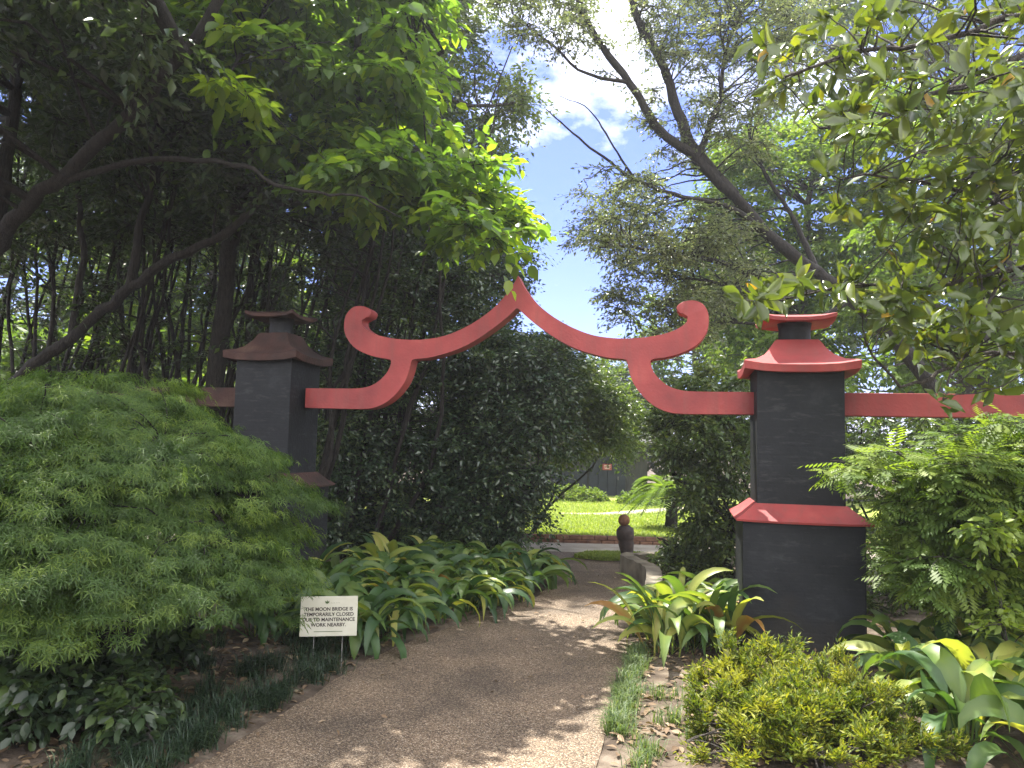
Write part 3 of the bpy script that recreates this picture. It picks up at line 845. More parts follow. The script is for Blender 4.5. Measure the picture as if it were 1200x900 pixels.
# feathery sunlit trees behind it
for i, (px, Y, polyg, lab) in enumerate([
    (950, 19, [(860, 150), (1010, 130), (1040, 300), (1000, 440), (860, 440), (800, 330)], 'sunlit feathery green tree glowing behind the right pillar roof'),
    (1150, 17, [(1010, 120), (1300, 60), (1300, 440), (1000, 440)], 'bright green tree filling the gap below the magnolia at the right edge'),
    (1080, 24, [(880, -80), (1350, -100), (1350, 160), (900, 160)], 'tall green tree behind the magnolia at the top right')]):
    b = P3(px, 540, Y); b[2] = 0
    T = Tree('background_tree', b, 120 + i, 'bark_mid')
    ctr = P3(px, 260, Y)
    T.limb([b - np.array([0, 0, .1]), b * .5 + ctr * .5, ctr, ctr + np.array([.3, 0, 2])], .17, .05, 7, .03)
    T.clumps(clumps_px(T.rng, polyg, 150, Y - 2, Y + 2), .8 if Y < 20 else 1.0, 9, 15, .14, KITE, tint=(.6, .25), flat=.35, center=ctr)
    T.done('bright' if i < 2 else 'mid', lab, 'tree', 'sunlit trees behind the right pillar')

# ------------------------------------------------------------------ background ring of trees beyond the lawn and thicket
def bg_tree(seed, x, Y, top_z, width, mat, label, size=.17, n=70, low=.8):
    rng = rng_(seed)
    T = Tree('background_tree', (x, Y, 0), seed, 'bark_mid')
    T.limb([gp(x, Y, -.1), gp(x + rng.normal(0, .3), Y, top_z * .35), gp(x + rng.normal(0, .5), Y, top_z * .65), gp(x, Y, top_z * .9)], .1 + .02 * top_z, .05, 7, .04)
    u = rng.normal(0, 1, (n, 3)); u = unit(u) * rng.uniform(.45, 1, (n, 1)) ** .5
    cz = (top_z + low) / 2
    C = np.stack([x + u[:, 0] * width, Y + u[:, 1] * width * .8, cz + u[:, 2] * (top_z - low) / 2], -1)
    C += rng.normal(0, .3, C.shape)
    T.clumps(C, width * .3, 9, 14, size, BROAD, tint=(.5, .25), center=np.array([x, Y, cz]), flat=.6, rmax=.05, twr=.008)
    return T.done(mat, label, 'tree', 'trees beyond the lawn')
BG = 'leafy green tree in the bank of trees beyond the lawn'
for i, (x, Y, tz, w, mt_) in enumerate([
    (-19, 24, 9, 3.4, 'bright'), (-14.5, 27, 10, 3.6, 'mid'), (-10.5, 23, 8.5, 3.2, 'bright'), (-6.5, 27, 8, 3.2, 'mid'), (-8, 20, 6, 2.6, 'bright'),
    (-3.0, 29, 6.5, 3.2, 'mid'), (1.0, 30, 5.6, 3.0, 'fine'), (4.4, 31, 5.4, 3.0, 'mid'), (7.6, 29, 8.0, 3.2, 'bright'), (11, 27, 10, 3.6, 'mid'), (15, 25, 11, 3.8, 'bright'), (19.5, 24, 11, 3.8, 'mid'),
    (-16.5, 20, 4.5, 2.6, 'bright'), (-12.8, 18.5, 4.0, 2.4, 'bright'), (-9.6, 16.8, 3.6, 2.0, 'bright'), (-6.2, 17.5, 3.6, 2.0, 'bright'), (-22, 32, 12, 4, 'mid'), (23, 30, 13, 4.2, 'mid')]):
    bg_tree(200 + i, x, Y, tz + (3.0 if x < -5 and tz > 5 else 0), w, mt_, BG, n=110 if x < -5 else 70)

# ------------------------------------------------------------------ magnolia reaching in from the right
T = Tree('magnolia', (5.3, 5.6, 0), 300, 'bark_mid')
T.limb([gp(5.3, 5.6, -.1), gp(5.25, 5.55, 1.5), gp(5.2, 5.4, 3.0), gp(5.1, 5.2, 4.6), gp(5.0, 5.1, 6.2)], .16, .07, 9, .01)
mg = []
def mlimb(l, r0, r1):
    T.limb(pxline(l), r0, r1, 6, .012)
mlimb([(1420, 130, 5.2), (1250, 60, 5), (1150, 90, 4.8), (1090, 108, 4.7), (1010, 145, 4.6), (960, 150, 4.6)], .032, .008)
mlimb([(1420, 60, 5.2), (1280, 15, 4.8), (1180, 22, 4.5), (1100, 48, 4.4), (1010, 60, 4.4), (920, 90, 4.4)], .035, .008)
mlimb([(1420, 200, 5.2), (1290, 170, 5), (1170, 80, 5), (1120, 95, 4.9), (1085, 140, 4.8)], .022, .008)
mlimb([(1420, 420, 5.3), (1300, 400, 5.2), (1200, 412, 5.05), (1140, 418, 4.95), (1090, 440, 4.9), (1050, 450, 4.9), (1025, 420, 4.9), (1012, 395, 4.9)], .022, .006)
mlimb([(1420, 330, 5.2), (1280, 300, 5), (1180, 320, 4.8), (1090, 335, 4.8), (1000, 335, 4.9), (920, 350, 5.0)], .024, .006)
mlimb([(1180, 320, 4.8), (1150, 380, 4.6), (1120, 440, 4.5), (1105, 468, 4.4)], .012, .005)
mlimb([(1280, 300, 5), (1190, 250, 4.8), (1120, 215, 4.7), (1030, 205, 4.6), (985, 210, 4.6)], .018, .006)
spots = list(clumps_px(T.rng, [(890, 50), (980, 0), (1280, -60), (1290, 200), (1150, 190), (1090, 150), (1020, 170), (960, 150), (905, 110)], 120, 4.0, 5.4))
spots += list(clumps_px(T.rng, [(1060, 170), (1290, 150), (1290, 450), (1150, 410), (1090, 390), (1030, 300)], 105, 4.2, 5.4))
spots += list(clumps_px(T.rng, [(960, 180), (1060, 180), (1060, 260), (960, 250)], 6, 4.4, 5.0))
spots += list(clumps_px(T.rng, [(860, 335), (1000, 320), (1090, 360), (1200, 380), (1200, 440), (1060, 420), (1020, 385), (980, 345), (880, 362)], 34, 4.6, 5.6))
spots += [P3(*q) for q in [(1105, 470, 4.4), (875, 352, 5.0), (905, 345, 5.0), (945, 340, 4.9), (985, 345, 4.9), (1010, 365, 4.9), (1090, 340, 4.6), (1060, 345, 4.7), (1140, 300, 4.6), (1110, 275, 4.6), (1075, 235, 4.7), (1160, 455, 4.6), (970, 205, 4.6)]]
S = np.array(spots)
attach(T.w, T.rng, S, np.concatenate(T.lp), np.concatenate(T.lr), -.05, .01)
rg = T.rng
k = 9
Dm = rg.normal(0, 1, (len(S), 3)) + np.array([-.6, -.5, .3]); Dm = unit(Dm)
A_ = np.repeat(Dm, k, 0)
o1 = unit(np.cross(A_, np.array([.3, .2, 1.]))); o2 = np.cross(A_, o1)
th = np.tile(np.arange(k) * 2.4, len(S)) + np.repeat(rg.uniform(0, 6, len(S)), k)
tilt = rg.uniform(.5, 1.5, len(th))[:, None]
LD = A_ * .55 + tilt * (np.cos(th)[:, None] * o1 + np.sin(th)[:, None] * o2)
Pm = np.repeat(S, k, 0) + A_ * rg.uniform(-.06, .03, (len(th), 1))
tm = np.clip(rg.normal(.48, .16, len(th)), 0, .86)
tm[rg.uniform(0, 1, len(th)) < .006] = .95
szs = rg.uniform(.09, .19, len(th)); wh = rg.integers(0, 4, len(th)); keepm = rg.uniform(0, 1, len(th)) > .14
Pm = Pm + rg.normal(0, .02, Pm.shape); LD = LD + rg.normal(0, .25, LD.shape)
for q, (fo, dr) in enumerate([(.06, .04), (.12, .2), (.16, .38), (.2, -.12)]):
    mm = (wh == q) & keepm
    put_leaves(T.l, tmpl_leaf(.44, fo, dr, .58), Pm[mm], LD[mm], (A_ + np.array([0, 0, .4]) + rg.normal(0, .3, A_.shape))[mm], szs[mm], tm[mm])
T.done('magnolia', 'magnolia with large glossy leaves reaching in over the right pillar from the edge', 'tree')

# ------------------------------------------------------------------ camellia and shrubs on the right of the path
camellia(311, (2.75, 9.2, 0), [([(770, 500), (790, 460), (830, 435), (900, 440), (900, 600), (850, 650), (800, 600), (800, 550)], 95, 8.6, 9.8, .3)],
         'glossy mid-green camellia left of the sunlit pillar behind the strap-leaved plants', [P3(x, y, 9.2) for x, y in ((780, 500), (820, 460), (860, 470), (840, 530), (800, 560), (870, 540))], .06, 'mid', 'shrubs right of the path', tint=(.6, .25))
camellia(312, (2.3, 9.9, 0), [([(760, 655), (785, 620), (840, 610), (860, 660), (800, 680), (765, 668)], 40, 9.3, 10.3, .24)],
         'low loose shrub growing behind the kerb wall', [P3(x, y, 9.8) for x, y in ((770, 630), (800, 620), (830, 630))], .045, 'mid', 'shrubs right of the path', tint=(.65, .25))
T = Tree('hedge_bush', (4.6, 8.4, 0), 313)
stems(T, (4.6, 8.4, 0), [P3(x, y, 8.2) for x, y in ((1010, 500), (1060, 500), (1120, 490), (1180, 490), (1090, 560), (1150, 580))], .03, .3)
T.clumps(clumps_px(T.rng, [(985, 480), (1320, 470), (1320, 720), (1000, 720)], 110, 7.2, 9.0), .36, 9, 13, .055, tint=(.45, .25), rmax=.015)
T.done('mid', 'dense green bush behind the side rail to the right of the sunlit pillar', 'bush')

# layered feathery shrub in front of the right rail
T = Tree('feathery_shrub', (4.0, 5.9, 0), 320, 'bark_mid')
lo = [(1010, 548, 5.3), (1050, 530, 5.4), (1080, 560, 5.5), (1120, 510, 5.5), (1160, 540, 5.4), (1190, 490, 5.5), (1100, 610, 5.4), (1160, 620, 5.3), (1080, 600, 5.5), (1200, 580, 5.2), (1080, 650, 5.4), (1110, 670, 5.3), (1190, 680, 5.2)]
for q in lo:
    e = P3(*q); b = np.array([4.0, 5.9, .0]) + T.rng.normal(0, .15, 3) * np.array([1, 1, 0])
    mpt = b * .5 + e * .5 + np.array([.1, .1, .35])
    T.limb([b, mpt, e], .018, .005, 5, .01)
C = np.concatenate([clumps_px(T.rng, [(1040, 560), (1090, 520), (1140, 505), (1280, 480), (1280, 710), (1110, 710), (1060, 640)], 110, 4.9, 6.2), np.array([P3(*q) for q in lo])])
T.clumps(C, .26, 7, 5, .17, FROND, tint=(.72, .22), flat=.15, hang=.05, upn=3.0, droop=.2, rmax=.008, sprd=.04)
T.done('bright', 'feathery shrub in flat layered sprays lapping over the right side of the sunlit pillar', 'shrub')
T = Tree('bright_shrub', (3.75, 4.9, 0), 321, 'bark_mid')
stems(T, (3.75, 4.9, 0), [P3(x, y, 4.9) for x, y in ((1150, 620), (1180, 650), (1200, 690), (1165, 680))], .012, .08)
T.clumps(clumps_px(T.rng, [(1140, 600), (1260, 590), (1260, 740), (1150, 740)], 22, 4.6, 5.2), .16, 6, 8, .055, MIDL, tint=(.9, .12), rmax=.006)
T.done('bright', 'yellow-green leafy shrub at the right edge above the broad strap leaves', 'shrub')

# ------------------------------------------------------------------ sago palm, clipped shrub, shed behind the lawn
b = P3(786, 620, 15.2); b[2] = .02
root = empty('sago_palm', b)
g = Geo(); limb(g, [b, b + np.array([.02, 0, .35]), b + np.array([0, 0, .75])], .13, .11, 10, rng_(3), 0)
g.build('trunk', M['bark_dark'], root, smooth=True)
g = Geo(); rg = rng_(331)
for i in range(44):
    az = i * 2.4; el = rg.uniform(.25, 1.2); L = rg.uniform(.85, 1.15)
    h = np.array([math.cos(az), math.sin(az), 0])
    t = np.linspace(0, 1, 26)
    pts = b + np.array([0, 0, .72]) + h * (t * L * math.cos(el * .7))[:, None] + np.array([0, 0, 1.]) * (L * (math.sin(el) * t - .75 * t * t))[:, None]
    put_tubes(g, pts[None, ::5], np.full((1, len(pts[::5])), .008), 3, .4)
    tan = unit(np.gradient(pts, axis=0)); sd_ = unit(np.cross(tan, np.array([0, 0, 1.])))
    for sg in (-1, 1):
        put_leaves(g, tmpl_kite(.11, .01), pts[3:], tan[3:] * .6 + sg * sd_[3:] + np.array([0, 0, .15]), np.tile([0, 0, 1.], (23, 1)), .24 * np.sin(np.pi * (.12 + .8 * t[3:])) + .02, np.clip(rg.normal(.55, .2, 23), 0, 1))
g.build('fronds', M['bright'], root)
tag(root, 'sago palm with arching green fronds beside the lawn, left of the glossy camellia', 'palm')

c0 = P3(676, 585, 22.5); c0[2] = 0
T = Tree('clipped_shrub', c0, 341, 'bark_mid')
stems(T, c0, [c0 + np.array([dx, 0, .35]) for dx in (-.5, -.2, .2, .5)], .02, .1)
u = unit(rng_(342).normal(0, 1, (90, 3))); u[:, 2] = np.abs(u[:, 2])
T.clumps(c0 + u * np.array([.85, .7, .42]), .16, 7, 10, .06, KITE, tint=(.8, .18), rmax=.01, center=c0, outw=1.0)
T.done('bright', 'rounded bright green clipped shrub at the far edge of the lawn', 'shrub')
for i, (px, py, Y, wd, ht, lab) in enumerate([(760, 590, 21.5, .8, .5, 'low bright green shrub under the sago palm fronds at the lawn edge'), (640, 592, 23.5, .6, .45, 'small green shrub at the far left end of the lawn')]):
    c0 = P3(px, py, Y); c0[2] = 0
    T = Tree('low_shrub', c0, 345 + i, 'bark_mid')
    stems(T, c0, [c0 + np.array([dx, 0, .3]) for dx in (-.3, 0, .3)], .015, .1)
    u = unit(rng_(350 + i).normal(0, 1, (50, 3))); u[:, 2] = np.abs(u[:, 2])
    T.clumps(c0 + u * np.array([wd, wd * .7, ht]), .18, 7, 10, .07, KITE, tint=(.65, .2), rmax=.01)
    T.done('bright', lab, 'shrub')

# shed
sb = P3(712, 585, 24.8)
SX, SY = float(sb[0]), 25.2
root = empty('garden_shed', (SX, SY, 0))
bm = bmesh.new(); box(bm, (-.75, 1.25, .9), (4.2, 2.4, 1.8)); bevel_all(bm, .01, 1)
bm_obj('wall', bm, M['shed_wall'], root)
bm = bmesh.new()
for kx in range(4):
    box(bm, (-.42 + kx * .3, .03, .68), (.285, .05, 1.3))
bevel_all(bm, .006, 1)
door = bm_obj('door', bm, M['shed_dark'], root)
bm = bmesh.new(); box(bm, (.38, -.02, .62), (.03, .05, .12)); bevel_all(bm, .004, 1)
bm_obj('handle', bm, M['metal'], door)
bm = bmesh.new(); box(bm, (-1.2, .02, .42), (1.15, .04, .85)); bevel_all(bm, .006, 1)
bm_obj('side_panel', bm, M['shed_dark'], root)
bm = bmesh.new(); box(bm, (-.1, -.02, 1.4), (2.4, .1, .12)); bevel_all(bm, .008, 1)
bm_obj('lintel', bm, M['shed_roof'], root)
bm = bmesh.new()
pr_ = [(-.35, 1.72), (-.35, 1.8), (1.25, 2.5), (2.85, 1.8), (2.85, 1.72), (1.25, 2.42)]
for xx in (0, 1):
    pass
v0 = [bm.verts.new((-3.1, y, z)) for y, z in pr_]; v1 = [bm.verts.new((1.6, y, z)) for y, z in pr_]
for i in range(6): bm.faces.new((v0[i], v0[(i + 1) % 6], v1[(i + 1) % 6], v1[i]))
bm.faces.new(v0[::-1]); bm.faces.new(v1)
bm_obj('roof', bm, M['shed_roof'], root)
bm = bmesh.new(); box(bm, (.02, -.012, .98), (.3, .02, .2)); bevel_all(bm, .003, 1)
nt_ = bm_obj('notice', bm, M['red_sign'], root)
bm = bmesh.new()
for r_ in range(3): box(bm, (.02, -.0245, 1.03 - r_ * .05), (.21 - .05 * (r_ == 2), .004, .013))
bm_obj('notice_lines', bm, M['white_paint'], nt_)
tag(root, 'grey shed with dark blue doors and small red notice beyond the lawn', 'shed')

# ------------------------------------------------------------------ carved post ornament standing at the kerb wall
def lathe(bm, prof, n=20):
    rings = [[bm.verts.new((r * math.cos(2 * math.pi * k / n), r * math.sin(2 * math.pi * k / n), z)) for k in range(n)] for r, z in prof]
    for a, b_ in zip(rings, rings[1:]):
        for k in range(n): bm.faces.new((a[k], a[(k + 1) % n], b_[(k + 1) % n], b_[k]))
    bm.faces.new(rings[0][::-1]); bm.faces.new(rings[-1])
M['rust'] = noise_mat('rusty_terracotta', [(.3, (.1, .045, .025)), (.7, (.24, .12, .06))], 12, 8, .8, .4)
M['dark_iron'] = noise_mat('dark_worn_iron', [(.3, (.022, .016, .015)), (.6, (.05, .035, .03)), (.8, (.14, .1, .07))], 14, 10, .55, .5)
ob = P3(736, 645, 10.95); ob[2] = 0
root = empty('garden_ornament', ob)
bm = bmesh.new()
lathe(bm, [(.11, -.02), (.112, .05), (.09, .07), (.082, .12), (.098, .2), (.112, .27), (.1, .31), (.118, .34), (.126, .42), (.118, .47), (.085, .5), (.07, .52)])
o = bm_obj('body', bm, M['dark_iron'], root); smooth_by_angle(o, 50)
o.rotation_euler = (0, R(-6), 0)
bm = bmesh.new(); bmesh.ops.create_uvsphere(bm, u_segments=20, v_segments=12, radius=.082)
o2 = bm_obj('ball', bm, M['rust'], root, True); o2.location = (-.062, 0, .59); o2.scale = (1, 1, 1.05)
tag(root, 'small dark leaning ornament with rusty orange ball top at the end of the kerb wall', 'ornament')

# ------------------------------------------------------------------ cutleaf maple mound on the left
base = np.array([-2.5, 5.0, 0.])
T = Tree('cutleaf_maple', base, 401)
rg = T.rng
for q in [(-2.9, 4.6, 1.5), (-2.1, 4.7, 1.5), (-1.7, 5.1, 1.2), (-3.3, 5.2, 1.5), (-2.5, 5.5, 1.7), (-2.3, 4.3, 1.2), (-1.6, 4.7, .9)]:
    e = np.array(q)
    T.limb([base + np.array([0, 0, -.05]), base * .7 + e * .3 + np.array([0, 0, .45]), e * .75 + base * .25 + np.array([0, 0, .35]), e], .035, .008, 6, .02)
u = unit(rg.normal(0, 1, (2600, 3))); u = u[(u[:, 2] > -.22) & (u[:, 1] < .7)]
keep = []
for q in u:                      # evenly spaced tiers
    if all(np.linalg.norm((q - k_) * np.array([1, 1, 1.5])) > .16 for k_ in keep): keep.append(q)
u = np.array(keep)
rr = rg.uniform(.78, 1.1, (len(u), 1)) * (1 + .05 * np.sin(u[:, 0:1] * 9))
PC = np.array([-2.7, 5.0, .95]) + u * rr * np.array([1.16, 1.22, 1.06])
PC = np.vstack([PC, np.array([-2.7, 5.0, .95]) + u[::2] * np.array([.92, .98, .84])])
PC = PC[PC[:, 2] > .5]
front = np.array([P3(x, y, Y) for x, y, Y in [(30, 640, 4.0), (70, 670, 4.0), (110, 640, 4.0), (60, 715, 3.95), (10, 700, 3.9), (130, 670, 4.1), (180, 640, 4.2), (240, 650, 4.3), (90, 620, 4.0), (0, 660, 3.9), (-30, 690, 3.8), (150, 690, 4.1), (300, 640, 4.6), (330, 660, 4.8), (310, 700, 5.1), (20, 705, 4.0), (70, 705, 4.05), (-20, 715, 3.95), (40, 715, 4.0), (110, 690, 4.1), (0, 690, 4.0), (160, 680, 4.2), (205, 665, 4.3), (260, 665, 4.5)]])
PC = np.vstack([PC, front])
A = np.array([-2.62, 5.0, 1.2])
attach(T.w, rg, PC, np.concatenate(T.lp), np.concatenate(T.lr), .25, .008)
pt = rg.normal(0, .13, len(PC))
sub, per = 13, 22
ang = rg.uniform(0, 2 * math.pi, (len(PC), sub)); rad_ = np.sqrt(rg.uniform(0, 1, (len(PC), sub))) * rg.uniform(.2, .34, (len(PC), 1))
off = np.stack([np.cos(ang) * rad_, np.sin(ang) * rad_, -1.1 * rad_ ** 2 + rg.normal(0, .012, ang.shape)], -1)
po = unit((PC - A) * np.array([1, 1, 0]))
off[..., 2] -= .35 * np.maximum((off * po[:, None]).sum(-1), 0)
SC = (PC[:, None] + off).reshape(-1, 3)
so_ = unit(off * np.array([1, 1, .2]) + .22 * po[:, None]).reshape(-1, 3)
P = np.repeat(SC, per, 0) + rg.normal(0, 1, (len(SC) * per, 3)) * np.array([.05, .05, .018])
od = np.repeat(so_, per, 0)
LD = od * rg.uniform(.5, 1, (len(P), 1)) + rg.normal(0, .35, P.shape); LD[:, 2] = LD[:, 2] * .5 - .6
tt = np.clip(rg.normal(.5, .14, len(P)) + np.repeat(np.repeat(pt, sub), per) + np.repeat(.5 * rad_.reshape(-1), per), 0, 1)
put_leaves(T.l, DISS, P, LD, np.array([0, 0, 1.]) + .5 * od + rg.normal(0, .25, P.shape), .05 * rg.uniform(.65, 1.3, len(P)), tt)
T.done('maple', 'mounded green cutleaf maple with feathery drooping leaves at the left', 'maple')

# ------------------------------------------------------------------ strap-leaved plants (cast-iron plants)
def strap_plant_mesh(seed, nl, L, w, tint, el=(.75, 1.45), droop=1.5):
    rg = rng_(seed); g = Geo()
    n = 11
    for i in range(nl):
        az = rg.uniform(0, 2 * math.pi); e = rg.uniform(*el); Lk = L * rg.uniform(.75, 1.2); wk = w * rg.uniform(.75, 1.15)
        b = np.array([rg.normal(0, .06), rg.normal(0, .06), -.03])
        dr = droop * rg.uniform(.6, 1.3); pet = rg.uniform(.2, .36)
        p = b.copy(); pts, ds = [], []
        for k in range(n):
            u = k / (n - 1)
            ek = e - dr * max(0, u - .2) ** 1.3 * 1.6
            d = np.array([math.cos(az) * math.cos(ek), math.sin(az) * math.cos(ek), math.sin(ek)])
            pts.append(p.copy()); ds.append(d)
            p = p + d * Lk / (n - 1)
        pts, ds = np.array(pts), np.array(ds)
        tw = rg.normal(0, .5)
        sd0 = np.array([-math.sin(az), math.cos(az), 0])
        nr = np.cross(sd0, ds)
        nr = np.where(nr[:, 2:3] < -.2, nr, nr)
        sd_ = unit(sd0 * math.cos(tw) + nr * math.sin(tw)); nn = np.cross(ds, sd_)
        u = np.linspace(0, 1, n)
        v_ = np.clip((u - pet) / (1 - pet), 0, 1)
        ww = np.where(u < pet, .007, np.maximum(wk * np.sin(np.pi * v_ ** .8) ** .85 / 2, .0))
        ww[-1] = .001
        ww = np.maximum(ww, .004 * (u < .9))
        sg = 1 if (nn[:, 2].mean() > 0) else -1
        Lf = pts + sd_ * ww[:, None] + sg * nn * ww[:, None] * .35
        Rt = pts - sd_ * ww[:, None] + sg * nn * ww[:, None] * .35
        V = np.stack([Lf, pts, Rt], 1).reshape(-1, 3)
        F = []
        for k in range(n - 1):
            a = k * 3
            F += [[a, a + 1, a + 4], [a, a + 4, a + 3], [a + 1, a + 2, a + 5], [a + 1, a + 5, a + 4]]
        t0 = np.clip(rg.normal(*tint), .02, .84)
        tip = .0
        q = rg.uniform()
        if q < .08: tip = .3
        if q < .012: t0 = .97
        tv = np.clip(t0 + tip * np.clip((u - .6) / .4, 0, 1) ** 1.5, 0, 1)
        t3_ = np.repeat(tv, 3); t3_[1::3] = np.minimum(t3_[1::3] + .09, 1); t3_[0::3] += rg.normal(0, .03, n)
        g.add(V, F, np.clip(t3_, 0, 1))
    return g
def strap_group(positions, meshes, name, label, cat, group, seed, smin=.85, smax=1.15):
    rg = rng_(seed)
    for i, (x, y) in enumerate(positions):
        o = bpy.data.objects.new(name, meshes[i % len(meshes)])
        COL.objects.link(o)
        o.location = (x, y, float(ground_z(x, y)))
        o.rotation_euler = (0, 0, rg.uniform(0, 6.28))
        s = rg.uniform(smin, smax); o.scale = (s, s, s)
        tag(o, label, cat, group)
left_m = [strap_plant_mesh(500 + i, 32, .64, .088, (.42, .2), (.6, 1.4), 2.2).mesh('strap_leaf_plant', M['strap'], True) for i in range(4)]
rg = rng_(77)
pos = []
for Y in np.arange(6.2, 9.5, .33):
    a, _ = path_x(Y)
    for k, off in enumerate((.28, .68, 1.1, 1.5)):
        if Y < 6.5 and k > 2: continue
        pos.append((float(a - off + rg.normal(0, .06)), float(Y + .18 * (k % 2) + rg.normal(0, .05))))
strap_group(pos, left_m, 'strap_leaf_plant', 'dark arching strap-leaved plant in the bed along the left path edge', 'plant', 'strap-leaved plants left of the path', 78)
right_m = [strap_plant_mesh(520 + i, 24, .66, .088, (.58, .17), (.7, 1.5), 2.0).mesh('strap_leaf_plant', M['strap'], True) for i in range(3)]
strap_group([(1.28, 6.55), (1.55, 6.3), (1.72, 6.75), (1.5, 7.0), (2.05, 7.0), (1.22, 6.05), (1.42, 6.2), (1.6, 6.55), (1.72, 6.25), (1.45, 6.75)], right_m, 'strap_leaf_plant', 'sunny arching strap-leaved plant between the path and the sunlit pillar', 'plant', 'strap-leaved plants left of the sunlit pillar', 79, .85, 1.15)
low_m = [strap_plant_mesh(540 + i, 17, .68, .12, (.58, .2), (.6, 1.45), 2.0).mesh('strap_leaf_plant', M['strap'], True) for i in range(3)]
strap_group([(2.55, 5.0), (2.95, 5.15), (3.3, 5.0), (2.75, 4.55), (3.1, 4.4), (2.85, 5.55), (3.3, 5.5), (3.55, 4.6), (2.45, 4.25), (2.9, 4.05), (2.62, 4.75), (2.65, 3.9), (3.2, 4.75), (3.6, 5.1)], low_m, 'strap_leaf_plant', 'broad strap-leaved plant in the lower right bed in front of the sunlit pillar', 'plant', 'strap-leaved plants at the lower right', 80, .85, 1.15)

# ------------------------------------------------------------------ low yew shrubs in front of the right pillar
def yew(seed, x, y, w, h, label, n=80):
    z0 = float(ground_z(x, y))
    T = Tree('yew_shrub', (x, y, z0), seed, 'bark_mid')
    rg = T.rng
    stems(T, (x, y, z0), [np.array([x + rg.normal(0, w * .4), y + rg.normal(0, w * .3), z0 + h * .6]) for _ in range(6)], .012, .05)
    u = unit(rg.normal(0, 1, (n, 3))); u[:, 2] = np.abs(u[:, 2])
    C = np.array([x, y, z0 + .03]) + u * rg.uniform(.3, 1.5, (n, 1)) ** .8 * np.array([w * 1.15, w * .95, h * .85]) + rg.normal(0, .03, (n, 3))
    C[:, 2] = np.maximum(C[:, 2], z0 + .04)
    T.clumps(C, .1, 8, 16, .03, NARROW, tint=(.6, .3), center=np.array([x, y, z0 - .2]), outw=1.3, flat=1, droop=-.2, hang=-.4, rmax=.005, twr=.002, sprd=.08)
    T.done('yew', label, 'shrub', 'small-leaved shrubs at the lower right')
yew(601, 1.62, 4.7, .32, .3, 'yellow-green small-leaved shrub directly in front of the sunlit pillar base')
yew(602, 1.36, 4.0, .3, .24, 'low small-leaved shrub at the bottom edge beside the bare soil')
yew(603, 1.78, 4.12, .32, .26, 'small-leaved shrub at the bottom edge between soil and broad strap leaves')
#yew(604, 2.0, 4.4, .28, .24, 'small-leaved shrub nestled against the broad strap leaves')

# ------------------------------------------------------------------ left understory under the maple: dark leafy ground plants
def under(seed, x, y, w, h, label, size=.07, n=26, mat='thicket'):
    z0 = float(ground_z(x, y))
    T = Tree('dark_shrub', (x, y, z0), seed)
    rg = T.rng
    stems(T, (x, y, z0), [np.array([x + rg.normal(0, w * .5), y + rg.normal(0, w * .4), z0 + h * .7]) for _ in range(4)], .01, .06)
    u = unit(rg.normal(0, 1, (n, 3))); u[:, 2] = np.abs(u[:, 2])
    T.clumps(np.array([x, y, z0 + .05]) + u * np.array([w, w * .8, h]) * rg.uniform(.5, 1, (n, 1)), .14, 6, 8, size * .8, MIDL, tint=(.5, .25), rmax=.006, twr=.003)
    T.done(mat, label, 'shrub', 'dark low shrubs under the maple')
for i, (x, y) in enumerate([(-3.3, 5.0), (-2.8, 5.2), (-2.3, 5.2), (-2.9, 4.7), (-3.5, 4.6), (-2.0, 4.15), (-2.4, 4.0), (-2.75, 4.15), (-3.1, 4.3), (-2.25, 4.5)]):
    under(620 + i, x, y, .28, .38, 'dark leafy low shrub in the shade under the maple')

# mondo grass fringe and grass tufts
def blades(geo, rg, P, L, w, tint, lean=.7):
    n = len(P)
    az = rg.uniform(0, 2 * math.pi, n); h = np.stack([np.cos(az), np.sin(az), np.zeros(n)], -1)
    Ls = L * rg.uniform(.6, 1.25, n)[:, None]; ln = (lean * rg.uniform(.3, 1.2, n))[:, None]
    sd_ = np.stack([-np.sin(az), np.cos(az), np.zeros(n)], -1) * w
    up = np.array([0, 0, 1.])
    m_ = P + h * Ls * ln * .35 + up * Ls * .62
    tp = P + h * Ls * ln + up * Ls * (1 - .45 * ln)
    V = np.stack([P - sd_, P + sd_, m_ - sd_ * .8, m_ + sd_ * .8, tp], 1).reshape(-1, 3)
    F = np.array([[0, 1, 3], [0, 3, 2], [2, 3, 4]])[None] + (np.arange(n) * 5)[:, None, None]
    geo.add(V, F.reshape(-1, 3), np.repeat(np.clip(rg.normal(tint, .22, n), 0, 1), 5))
rg = rng_(700); g = Geo()
tuf = []
while len(tuf) < 95:
    Y = rg.uniform(3.0, 6.1); a, _ = path_x(Y)
    off = abs(rg.normal(.05, .33))
    tuf.append((a - .06 - off, Y))
tuf = np.array(tuf)
P = np.repeat(tuf, 46, 0) + rg.normal(0, .03, (len(tuf) * 46, 2))
blades(g, rg, np.column_stack([P, ground_z(P[:, 0], P[:, 1]) - .01]), .17, .003, .5, 1.1)
tag(g.build('mondo_grass', M['mondo']), 'dark mondo grass fringing the left edge of the path', 'grass', kind='stuff')
g = Geo(); tuf = []
while len(tuf) < 75:
    Y = rg.uniform(4.4, 6.1); _, b_ = path_x(Y)
    tuf.append((b_ + .03 + abs(rg.normal(0, .05)), Y))
for q in [(1.0, 5.0), (.95, 4.6), (.75, 4.2), (1.05, 4.3), (.7, 4.0)]: tuf += [(q[0] + rg.normal(0, .03), q[1] + rg.normal(0, .03)) for _ in range(3)]
tuf = np.array(tuf)
P = np.repeat(tuf, 34, 0) + rg.normal(0, .025, (len(tuf) * 34, 2))
blades(g, rg, np.column_stack([P, ground_z(P[:, 0], P[:, 1]) - .01]), .13, .0026, .75, .8)
